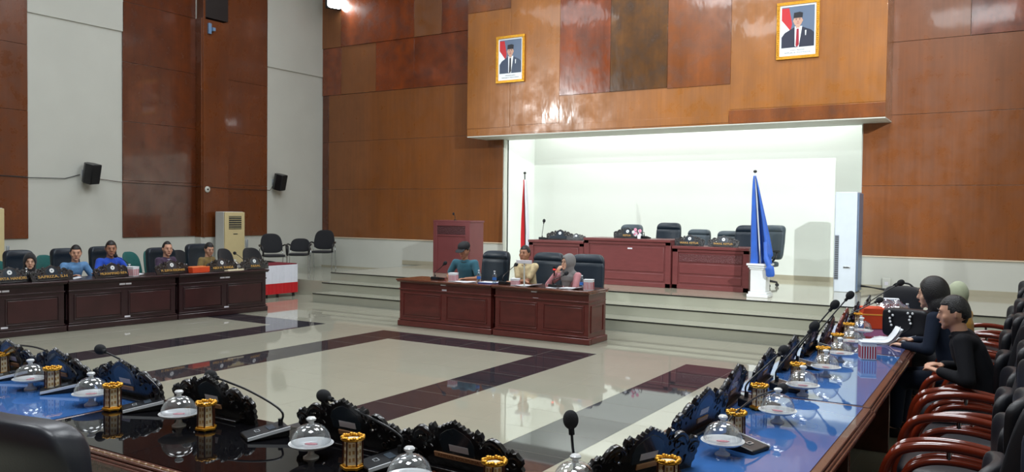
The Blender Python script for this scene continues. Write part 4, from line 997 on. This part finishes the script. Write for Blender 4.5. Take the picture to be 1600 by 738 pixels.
q = Py(909, 448, 10.42); bottle('water bottle beside the person in the pink blouse', (q.x, 10.42, ON), FBt)
q = Py(724, 438, 10.3); papers('loose sheets before the person in the dark cap', (q.x, 10.34, ON), .1)
q = Py(764, 440, 10.4)
t = thing('folder', 'blue folder on the left front desk', 'folder', (q.x, 10.42, ON), .1); MB().box(-.15, .15, -.11, .11, 0, .012).build('cover', mat('blue_card', (26, 72, 150), .4), t, bevel=.003); MB().box(-.14, .14, -.1, .1, .012, .016).build('sheet', PAPER, t)
q = Py(824, 444, 10.36); papers('open white booklet before the person in the beige shirt', (q.x+.02, 10.36, ON), -.1, .34, .22, 4, .05)
q = Py(862, 447, 10.3); papers('white notepad before the black microphone unit', (q.x, 10.32, ON), 0, .16, .12, 2)
q = Py(892, 450, 10.34); papers('pale folder under the hands of the person in the pink blouse', (q.x, 10.36, ON), 0, .3, .2, 5, .04)
# white T-shaped stand before the beige shirt
q = Py(819, 440, 10.28); tpz = Py(819, 410, 10.28)
t = thing('sign_stand', 'white T-shaped stand before the person in the beige shirt', 'stand', (q.x, 10.28, ON), 0)
MB().box(-.05, .05, -.03, .03, 0, .008).build('base', WHITE, t, bevel=.003)
MB().tube([(0, 0, .008), (0, 0, tpz.z-ON)], .012).build('post', WHITE, t)
MB().box(-.13, .12, -.02, .02, tpz.z-ON-.02, tpz.z-ON+.03).build('crossbar', STICK, t, bevel=.004)
# left desks clutter
LB2 = 'water bottles on the left desks'
for px_, lb in ((57, 'water glass cup before the person in the black hijab'),):
    q = LP(Px(px_, 430, -11.9).y, .2); t = bottle(lb, (q.x, q.y, ON), LB2)
q = LP(Px(212, 428, -11.9).y, .15); tissue_box('pink snack box right of the royal blue shirt person', (q.x, q.y, ON), .2, None, .16, .14)
q = LP(Px(292, 420, -11.9).y, .3); tissue_box('white carton behind the orange box on the left desks', (q.x, q.y, ON), .2, None, .1, .13)
q = LP(Px(308, 423, -11.9).y, .16)
t = thing('cardboard_box', 'orange box on the far left desk', 'box', (q.x, q.y, ON), PI/2); MB().box(-.17, .17, -.1, .1, 0, .085).build('carton', ORANGE, t, bevel=.004); MB().box(-.172, .172, -.102, .102, .085, .1).build('lid', mat('light_orange', (232, 120, 66), .5), t, bevel=.003)
for px_, lb in ((126, 'white papers before the person in the light blue shirt'), (218, 'small white papers beside the pink snack box')):
    q = LP(Px(px_, 430, -11.9).y, .25); papers(lb, (q.x, q.y, ON), 1.4, .25, .2, 3, .03)
q = LP(Px(357, 422, -11.9).y, .12)
t = thing('serving_tray', 'cream tray near the far end of the left desks', 'tray', (q.x, q.y, ON), PI/2)
MB().prism([(-.16, -.08), (.16, -.08), (.2, .1), (-.2, .1)], 0, .012).build('bottom', CREAM, t, bevel=.002)
MB().box(-.2, .2, .09, .105, 0, .04).box(-.17, .17, -.095, -.08, 0, .03).build('rim', CREAM, t, bevel=.003)
q = LP(Px(369, 421, -11.9).y, .3); dup(c0, 'glass domed cake stand by the far plaque on the left desks', (q.x, q.y, ON), 0, 'domed cake stands on the left desks')
q = LP(Px(217, 421, -11.9).y, .35); dup(c0, 'glass domed cake stand behind the pink snack box', (q.x, q.y, ON), 0, 'domed cake stands on the left desks')
# flower on the rostrum
q = Py(999, 374, 14.1)
t = thing('flower_posy', 'pink and white artificial flowers beside the chairman plaque', 'flowers', (q.x, 14.08, 1.386))
MB().lathe([(0, 0), (.03, 0), (.035, .05), (.03, .06), (0, .06)], 12).build('pot', CERAM, t)
for k in range(9):
    a_ = k*2.4; x, y, z = -.05*(k % 3)+.02*math.cos(a_), .03*math.sin(a_), .07+.025*(k % 4)+.02*(k > 5)
    m_ = MB()
    for j in range(5): b_ = 2*PI*j/5; m_.superell((x+.018*math.cos(b_), y-.005, z+.018*math.sin(b_)), (.016, .006, .016), 1, 8, 6)
    m_.tube([(0, 0, .05), (x, y, z)], .003, 5); m_.build('bloom', mat('pink_petal', (226, 150, 176), .6) if k % 2 else PAPER, t)
# right column clutter
q = Pz(1355, 561, ON); tissue_box('red and white striped snack box on the violet desk', (q.x, q.y, ON), .35, None, .11, .125, .11)
q = Pz(1376, 536, ON); papers('white booklet curling behind the striped box', (q.x, q.y, ON), .2, .3, .22, 5, .2)
q = Pz(1398, 533, ON); papers('open papers hanging over the desk edge by the navy jacket person', (q.x, q.y, ON), .0, .34, .26, 5, .05)
q = Pz(1345, 520, ON); bottle('small water bottle before the orange box', (q.x, q.y, ON), 'water bottles on the right column', .8)
q = Pz(1362, 512, ON)
t = thing('cardboard_box', 'orange box among the plaques of the right column', 'box', (q.x, q.y, ON), .3)
MB().box(-.1, .1, -.12, .12, 0, .2).build('carton', ORANGE, t, bevel=.005); MB().box(-.102, .102, -.122, .122, .13, .145).build('yellow_band', mat('yellow_tape', (238, 160, 60), .5), t, bevel=.002)
q = Pz(1388, 508, ON)
t = thing('plastic_bag', 'translucent bag of snacks between the orange box and handbag', 'bag', (q.x+.02, q.y+.05, ON), 0)
def crump(v): return v*(1+.12*math.sin(v.x*70+v.z*40)+.1*math.sin(v.y*60+v.z*30))
MB().superell((0, 0, .12), (.15, .1, .12), .7, 30, 20, fn=crump).build('film', glass('film', (.95, .9, .92), facing=.3), t)
MB().superell((0, 0, .08), (.12, .08, .07), .8, 20, 12, fn=crump).build('wrapper', mat('wrapper_pink', (196, 130, 140), .4), t)
q = Pz(1418, 530, ON)
t = thing('handbag', 'black handbag with pearl-studded handles on the far right desk', 'bag', (q.x-.02, q.y+.1, ON), -.25)
MB().superell((0, 0, .13), (.2, .07, .13), .3).build('body', LEATH, t)
for s in (-1,):
    MB().tube(arc([(-.1, s*.075, .22), (-.11, s*.085, .1), (-.03, s*.09, .04), (.06, s*.085, .1), (.06, s*.075, .22)]), .006).build('handle', LEATH, t)
    b_ = MB()
    for (x, z) in ((-.12, .23), (-.09, .2), (-.115, .17), (-.11, .14), (-.1, .11), (.04, .23), (.08, .23), (.06, .2), (.055, .17), (.065, .14)): b_.superell((x, s*.09, z), (.011, .008, .011), 1, 8, 6)
    b_.build('pearl_studs', CERAM, t)
q = Pz(1414, 500, ON)
t = thing('backpack', 'round-topped black bag with top handle behind the handbag', 'bag', (q.x-.05, q.y+.25, ON), -.2)
MB().superell((0, 0, .17), (.2, .1, .17), .55).build('body', FABK, t)
MB().tube(arc([(-.12, 0, .31), (-.07, 0, .36), (.05, 0, .365), (.12, 0, .31)]), .01).build('handle', LEATH, t)
MB().tube(arc([(.19, 0, .22), (.27, -.02, .22), (.28, -.03, .12), (.2, -.02, .06)]), .01).build('strap', LEATH, t)
q = Pz(1417, 505, ON); bottle('water bottle standing before the round-topped bag', (q.x, q.y-.0, ON), 'water bottles on the right column')
q = Pz(1398, 500, ON); tissue_box('striped snack box behind the handbag', (q.x-.05, q.y+.12, ON), .2, None, .14, .2)

# ------------------------------------------------------------------ people
def remesh(mb, voxel, smooth=4, post=None):
    me = mb.mesh('b', SKIN); o = bpy.data.objects.new('b', me); C.objects.link(o)
    r_ = o.modifiers.new('r', 'REMESH'); r_.mode = 'VOXEL'; r_.voxel_size = voxel
    s_ = o.modifiers.new('s', 'SMOOTH'); s_.iterations = smooth; s_.factor = .5
    bpy.context.view_layer.update()
    out = bpy.data.meshes.new_from_object(o.evaluated_get(bpy.context.evaluated_depsgraph_get())); bpy.data.objects.remove(o)
    if post:
        for v in out.vertices: v.co = post(v.co.copy())
    return out
def put(me, name, m, parent):
    me.materials.clear(); me.materials.append(m); me.name = name
    for p_ in me.polygons: p_.use_smooth = True
    o = bpy.data.objects.new(name, me); C.objects.link(o); o.parent = parent; return o
def ik(s, h, l1, l2, pole):
    d = h-s; L = min(d.length, (l1+l2)*.995); dn = d.normalized(); a_ = (l1*l1-l2*l2+L*L)/(2*L); hh = math.sqrt(max(0, l1*l1-a_*a_))
    pv = (pole-dn*pole.dot(dn)).normalized(); return s+dn*a_+pv*hh, s+dn*L
def person(label, loc, rz, shirt, pants, skin=None, sleeve='long', hl=(-.12, .38, .80), hr=(.12, .38, .80), lean=.12, hyaw=0, hpitch=.1, cap=False, hijab=None, hair='short', glasses=False, scale=1.0, drape=None, collar=None, seat=.03, bald=False, hs=1.06, drop=0):
    """seated, faces +y; origin on the floor below the hips"""
    skin = skin or SKIN
    t = thing('person', label, 'person', loc, rz, 'seated people'); t.scale = (scale,)*3
    V = Vector
    pel = V((0, 0, .53+seat)); sp1 = V((0, lean*.35, .74+seat)); ch = V((0, lean*.8, .94+seat)); nk = V((0, lean*1.05, 1.07+seat)); hd = V((0, lean*1.05+.03+drop*.4, 1.225+seat-drop))
    sh = {s: V((s*.175, lean*.95, 1.02+seat)) for s in (-1, 1)}
    HM = Matrix.Translation(hd) @ Matrix.Rotation(hyaw, 4, 'Z') @ Matrix.Rotation(-hpitch, 4, 'X') @ Matrix.Diagonal((hs, hs, hs, 1))
    def head(mb, inf=0.0):
        old = mb.T; mb.T = HM
        def f(v):
            z = v.z/.118
            if z < 0: v = V((v.x*(1-.32*z*z), v.y*(1-.12*z*z)+.012*(-z), v.z))
            return v
        mb.superell((0, -.005, .0), (.076+inf, .094+inf, .118+inf), 1, 28, 20, fn=f)
        if inf == 0:
            mb.capsule((0, .086, .014), .008, (0, .101, -.022), .0125)     # nose
            mb.capsule((-.03, .076, .032), .012, (.03, .076, .032), .012)  # brow
            mb.capsule((-.014, .083, -.056), .009, (.014, .083, -.056), .009)
            mb.capsule((-.008, .071, -.092), .017, (.008, .071, -.092), .017); mb.capsule((-.03, .06, -.07), .02, (.03, .06, -.07), .02)
            for s in (-1, 1):
                mb.capsule((s*.077, -.008, .015), .012, (s*.079, -.006, -.02), .008, sq=.6)
                mb.capsule((s*.045, .058, -.02), .022, (s*.035, .06, -.05), .018)
        mb.T = old
    b = MB(); head(b)
    b.capsule(nk-V((0, 0, .03)), .056, hd+V((0, -.02, -.06)), .052)
    b.capsule(pel, .13, sp1, .12, sq=.75).capsule(sp1, .12, ch, .14, sq=.7).capsule(ch, .13, nk-V((0, 0, .04)), .07, sq=.7)
    joints = {}
    for s, hand in ((-1, hl), (1, hr)):
        hw = V(hand); pole = V((s*.6, -.35, -.8)); el, wr = ik(sh[s], hw, .27, .25, pole); joints[s] = (el, wr)
        b.capsule(ch+V((s*.06, 0, .05)), .065, sh[s], .056).capsule(sh[s], .052, el, .038).capsule(el, .038, wr, .026)
        d = (wr-el).normalized(); inner = V((-s, 0, 0)); inner = (inner-d*inner.dot(d)).normalized(); nrm = d.cross(inner).normalized()
        palm = wr+d*.07
        b.capsule(wr, .026, palm, .032, sq=.5, side=inner)
        for k in range(4):
            off = inner*(.024-.016*k); r0 = palm+d*.012+off; l_ = (.066, .074, .068, .052)[k]; dn_ = -nrm if nrm.z > 0 else nrm
            m1 = r0+d*l_*.5+dn_*.006; m2 = m1+(d*.7+dn_*.6).normalized()*l_*.5
            b.capsule(r0, .009, m1, .0085).capsule(m1, .0085, m2, .0075)
        th = wr+d*.028+inner*.024; b.capsule(th, .011, th+(d*.6+inner*.75).normalized()*.03, .010).capsule(th+(d*.6+inner*.75).normalized()*.03, .010, th+(d*.9+inner*.5).normalized()*.055, .0085)
        hp_ = pel+V((s*.09, 0, -.01)); kn = V((s*.13, .42, .50)); an = V((s*.13, .44, .1))
        b.capsule(hp_, .085, kn, .058).capsule(kn, .056, an, .04).capsule(an, .04, an+V((0, .13, -.05)), .036, sq=.8)
    put(remesh(b, .009, 2), 'body', skin, t)
    # face details
    e_ = MB(); e_.T = HM
    for s in (-1, 1): e_.superell((s*.031, .0905, .014), (.011, .0045, .0042), 1, 12, 8)
    e_.build('eyes', DARK, t)
    e_ = MB(); e_.T = HM
    for s in (-1, 1): e_.tube([(s*.014, .0975, .033), (s*.032, .0965, .04), (s*.05, .088, .034)], .0024, 6)
    e_.build('eyebrows', HAIR, t)
    e_ = MB(); e_.T = HM; e_.superell((0, .0925, -.055), (.021, .004, .006), 1, 14, 8); e_.build('lips', LIP, t)
    # hair / headwear
    iM = HM.inverted()
    if hijab:
        hb = MB(); head(hb, .02); hb.T = HM; hb.superell((0, -.03, .02), (.092, .105, .125), 1); hb.T = Matrix()
        hb.capsule(hd+V((0, -.01, -.08)), .095, nk+V((0, 0, .0)), .1).capsule(nk+V((0, .0, 0)), .1, ch+V((0, .06, .05)), .13, sq=.75).capsule(ch+V((0, .07, .04)), .11, ch+V((0, .1, -.1)), .07, sq=.7)
        for s in (-1, 1): hb.capsule(nk, .085, nk.lerp(sh[s], .6), .06)
        def cut(v):
            q_ = iM @ v
            if q_.y > 0 and (q_.x/.062)**2+((q_.z+.012)/.088)**2 < 1: q_.y = min(q_.y, .035); return HM @ q_
            return v
        put(remesh(hb, .012, 3, cut), 'hijab', hijab, t)
    elif hair == 'bob':
        hb = MB(); hb.T = HM; hb.superell((0, -.02, .01), (.1, .115, .14), .95); hb.superell((0, -.045, -.09), (.105, .085, .1), .8); hb.T = Matrix()
        def cut(v):
            q_ = iM @ v
            if q_.y > .015 and (q_.x/.075)**2+((q_.z+.03)/.115)**2 < 1: q_.y = min(q_.y, .03); return HM @ q_
            return v
        put(remesh(hb, .01, 3, cut), 'hair', HAIR, t)
    else:
        hb = MB(); hb.T = HM
        def hf(v):
            z = v.z; front = v.y > .045
            lim = .062 if not bald else .085
            if (front and z < lim-.25*(max(0, v.y-.045))*0) or (z < .005 and v.y > -.045) or z < -.045: return v*.86
            if bald and v.y > .0: return v*.93
            return v
        hb.superell((0, -.008, .004), (.082, .102, .129), 1, 40, 32, fn=hf)
        hb.build('hair', HAIR, t)
        if cap:
            cp_ = MB(); cp_.T = HM
            cp_.superell((0, -.006, .07), (.092, .108, .075), .85, 28, 14, fn=lambda v: V((v.x, v.y, max(v.z, -.03))))
            c1 = cp_.build('cap', mat('black_cap', (26, 28, 32), .8), t)
            cp_ = MB(); cp_.T = HM @ Matrix.Translation((0, .1, .052)) @ Matrix.Rotation(-.2, 4, 'X')
            cp_.superell((0, .03, 0), (.075, .07, .008), .8); cp_.build('cap_brim', MATS['black_cap'], t)
    if glasses:
        g_ = MB(); g_.T = HM
        for s in (-1, 1): g_.tube([(s*.034+.024*math.cos(a_), .103, .012+.018*math.sin(a_)) for a_ in np.linspace(0, 2*PI, 17)], .002, 6, cap=False); g_.tube([(s*.058, .1, .015), (s*.08, .0, .015)], .002, 6)
        g_.tube([(-.01, .105, .014), (.01, .105, .014)], .002, 6); g_.build('glasses', BLKPL, t)
    # shirt
    s_ = MB()
    s_.capsule(pel+V((0, 0, -.02)), .15, sp1, .142, sq=.78).capsule(sp1, .142, ch, .155, sq=.72).capsule(ch, .145, nk-V((0, 0, .045)), .08, sq=.72)
    for s in (-1, 1):
        el, wr = joints[s]
        s_.capsule(ch+V((s*.06, 0, .045)), .078, sh[s], .062)
        if sleeve == 'long': s_.capsule(sh[s], .06, el, .05).capsule(el, .05, wr-(wr-el).normalized()*.01, .036)
        else: s_.capsule(sh[s], .061, sh[s].lerp(el, .7), .056)
    put(remesh(s_, .012, 4), 'shirt', shirt, t)
    if collar:
        c_ = MB(); c_.tube([(.062*math.cos(a_), nk.y+.0+.06*math.sin(a_), nk.z-.012-.03*max(0, math.sin(a_))) for a_ in np.linspace(0, 2*PI, 25)], .012, 8, cap=False); c_.build('collar', collar, t)
    p_ = MB()
    for s in (-1, 1):
        hp_ = pel+V((s*.09, 0, -.02)); kn = V((s*.13, .42, .50)); an = V((s*.13, .44, .13))
        p_.capsule(hp_, .105, kn, .072).capsule(kn, .07, an, .058)
    p_.capsule(pel+V((-.06, 0, -.02)), .12, pel+V((.06, 0, -.02)), .12)
    put(remesh(p_, .014, 3), 'trousers', pants, t)
    f_ = MB()
    for s in (-1, 1): f_.superell((s*.13, .5, .05), (.045, .13, .05), .7)
    f_.build('shoes', BLKPL, t)
    return t, joints
def cloth(name, col, **k): return mat(name, col, .85, var=k.get('var', .08), scale=k.get('scale', 12), sheen=.15)
DKP = cloth('dark_trousers', (34, 36, 44))
# front desks (they face -y)
q = Py(728, 415, 10.95)
person('person in a dark cap and teal shirt looking down at the left front desk', (q.x, 11.02, 0), PI+.25, cloth('teal_shirt', (48, 100, 118)), DKP, SKIND, 'short', (-.1, .4, .80), (.2, .36, .80), .16, -.15, .3, cap=True, scale=.97, collar=cloth('dark_collar', (34, 70, 84)))
q = Py(825, 415, 11.05)
person('person in a beige printed shirt with folded arms behind the white stand', (q.x+.02, 11.1, 0), PI-.05, mat('beige_print', (206, 190, 150), .85, var=.25, scale=18), DKP, SKIND, 'short', (.12, .36, .80), (-.1, .33, .82), .14, .05, .0, scale=.96, bald=False, collar=cloth('brown_collar', (150, 120, 90)))
q = Py(893, 415, 10.95)
tp_, jn = person('person in a grey hijab and pink blouse speaking into a microphone', (q.x+.02, 11.0, 0), PI-.15, cloth('pink_blouse', (190, 132, 138)), DKP, SKINL, 'long', (-.02, .42, .8), (.14, .30, 1.02), .14, -.3, 0, seat=-.04, hijab=cloth('grey_hijab', (116, 114, 114)), glasses=True, scale=.93)
bpy.context.view_layer.update(); hm = tp_.matrix_basis @ (jn[1][1]+Vector((0, .05, .06)))
t = thing('handheld_microphone', 'red lit microphone held by the person in the pink blouse', 'microphone', hm, 0)
MB().tube([(0, 0, -.1), (.0, 0, .0)], .011).build('handle', BLKPL, t); MB().superell((0, 0, .03), (.024, .024, .03), 1).build('foam_head', FOAM, t)
MB().lathe([(.0, -.01), (.018, -.01), (.018, .004), (0, .004)], 16).build('red_ring', mat('red_led', (255, 30, 20), .4, emis=(255, 40, 30), estr=3), t)
# left desks (they face +x)
def lperson(label, pxc, X, *a_, **k):
    q_ = Px(pxc-7, 405, X); k.setdefault('seat', -.06); k.setdefault('hs', 1.08); k.setdefault('hyaw', -.45); return person(label, (X, q_.y, 0), -PI/2+k.pop('turn', .0), *a_, **k)
LX = -12.95
lperson('person in a black hijab and red patterned top at the far left', 42, LX, cloth('red_black_top', (92, 30, 44), var=.6, scale=20), DKP, SKINL, hijab=cloth('black_hijab', (22, 22, 26)), seat=-.1, lean=.2, hl=(-.15, .42, .8), hr=(.15, .42, .8), scale=.9)
lperson('person in a light blue batik shirt, second from the left', 114, LX, mat('light_blue_batik', (96, 140, 186), .85, var=.25, scale=14), DKP, SKIN, lean=.18, hl=(-.2, .42, .82), hr=(.2, .45, .8), scale=.96)
lperson('person in a royal blue shirt speaking, third from the left', 173, LX, cloth('royal_blue', (28, 76, 190)), DKP, SKIND, lean=.1, hl=(-.2, .4, .8), hr=(.2, .42, .8), scale=1.0)
lperson('person in a purple jacket, fourth from the left', 258, LX, cloth('purple_jacket', (64, 46, 72), var=.3), DKP, SKIN, lean=.12, bald=True, scale=.97, collar=cloth('grey_collar', (150, 150, 170)), turn=.2)
lperson('person in an olive shirt looking down, fifth from the left', 317, LX-.05, cloth('olive_shirt', (128, 108, 62), var=.25), DKP, SKIN, lean=.2, hpitch=.3, scale=.94, turn=.3, sleeve='short')
# right column (they face -x)
NV = mat('navy_suit', (16, 27, 46), .8, spec=.25); BK = mat('black_shirt', (11, 13, 20), .8, spec=.25)
q = Py(1461, 455, 7.7)
person('person with black bobbed hair and navy jacket at the far right desks', (-.41, 7.55, 0), PI/2-.1, NV, NV, SKINL, hair='bob', collar=NV, drop=.02, lean=.16, hyaw=.1, hl=(-.15, .38, .8), hr=(.1, .36, .82), scale=.98)
person('person with short black hair and black shirt, nearest at the right', (-.12, 6.35, 0), PI/2, BK, DKP, SKIN, lean=.2, hyaw=.15, hpitch=.12, hl=(-.12, .32, .80), hr=(.1, .32, .81), scale=1.0, seat=.0, drop=.035, hs=.98, collar=BK)
person('person in a pale green hijab and mustard top, seen behind the others', (-.42, 8.95, 0), PI/2-.3, cloth('mustard_top', (190, 140, 50)), DKP, SKINL, hijab=cloth('pale_green_hijab', (170, 178, 150)), lean=.06, hyaw=-.9, scale=.93, seat=-.05)
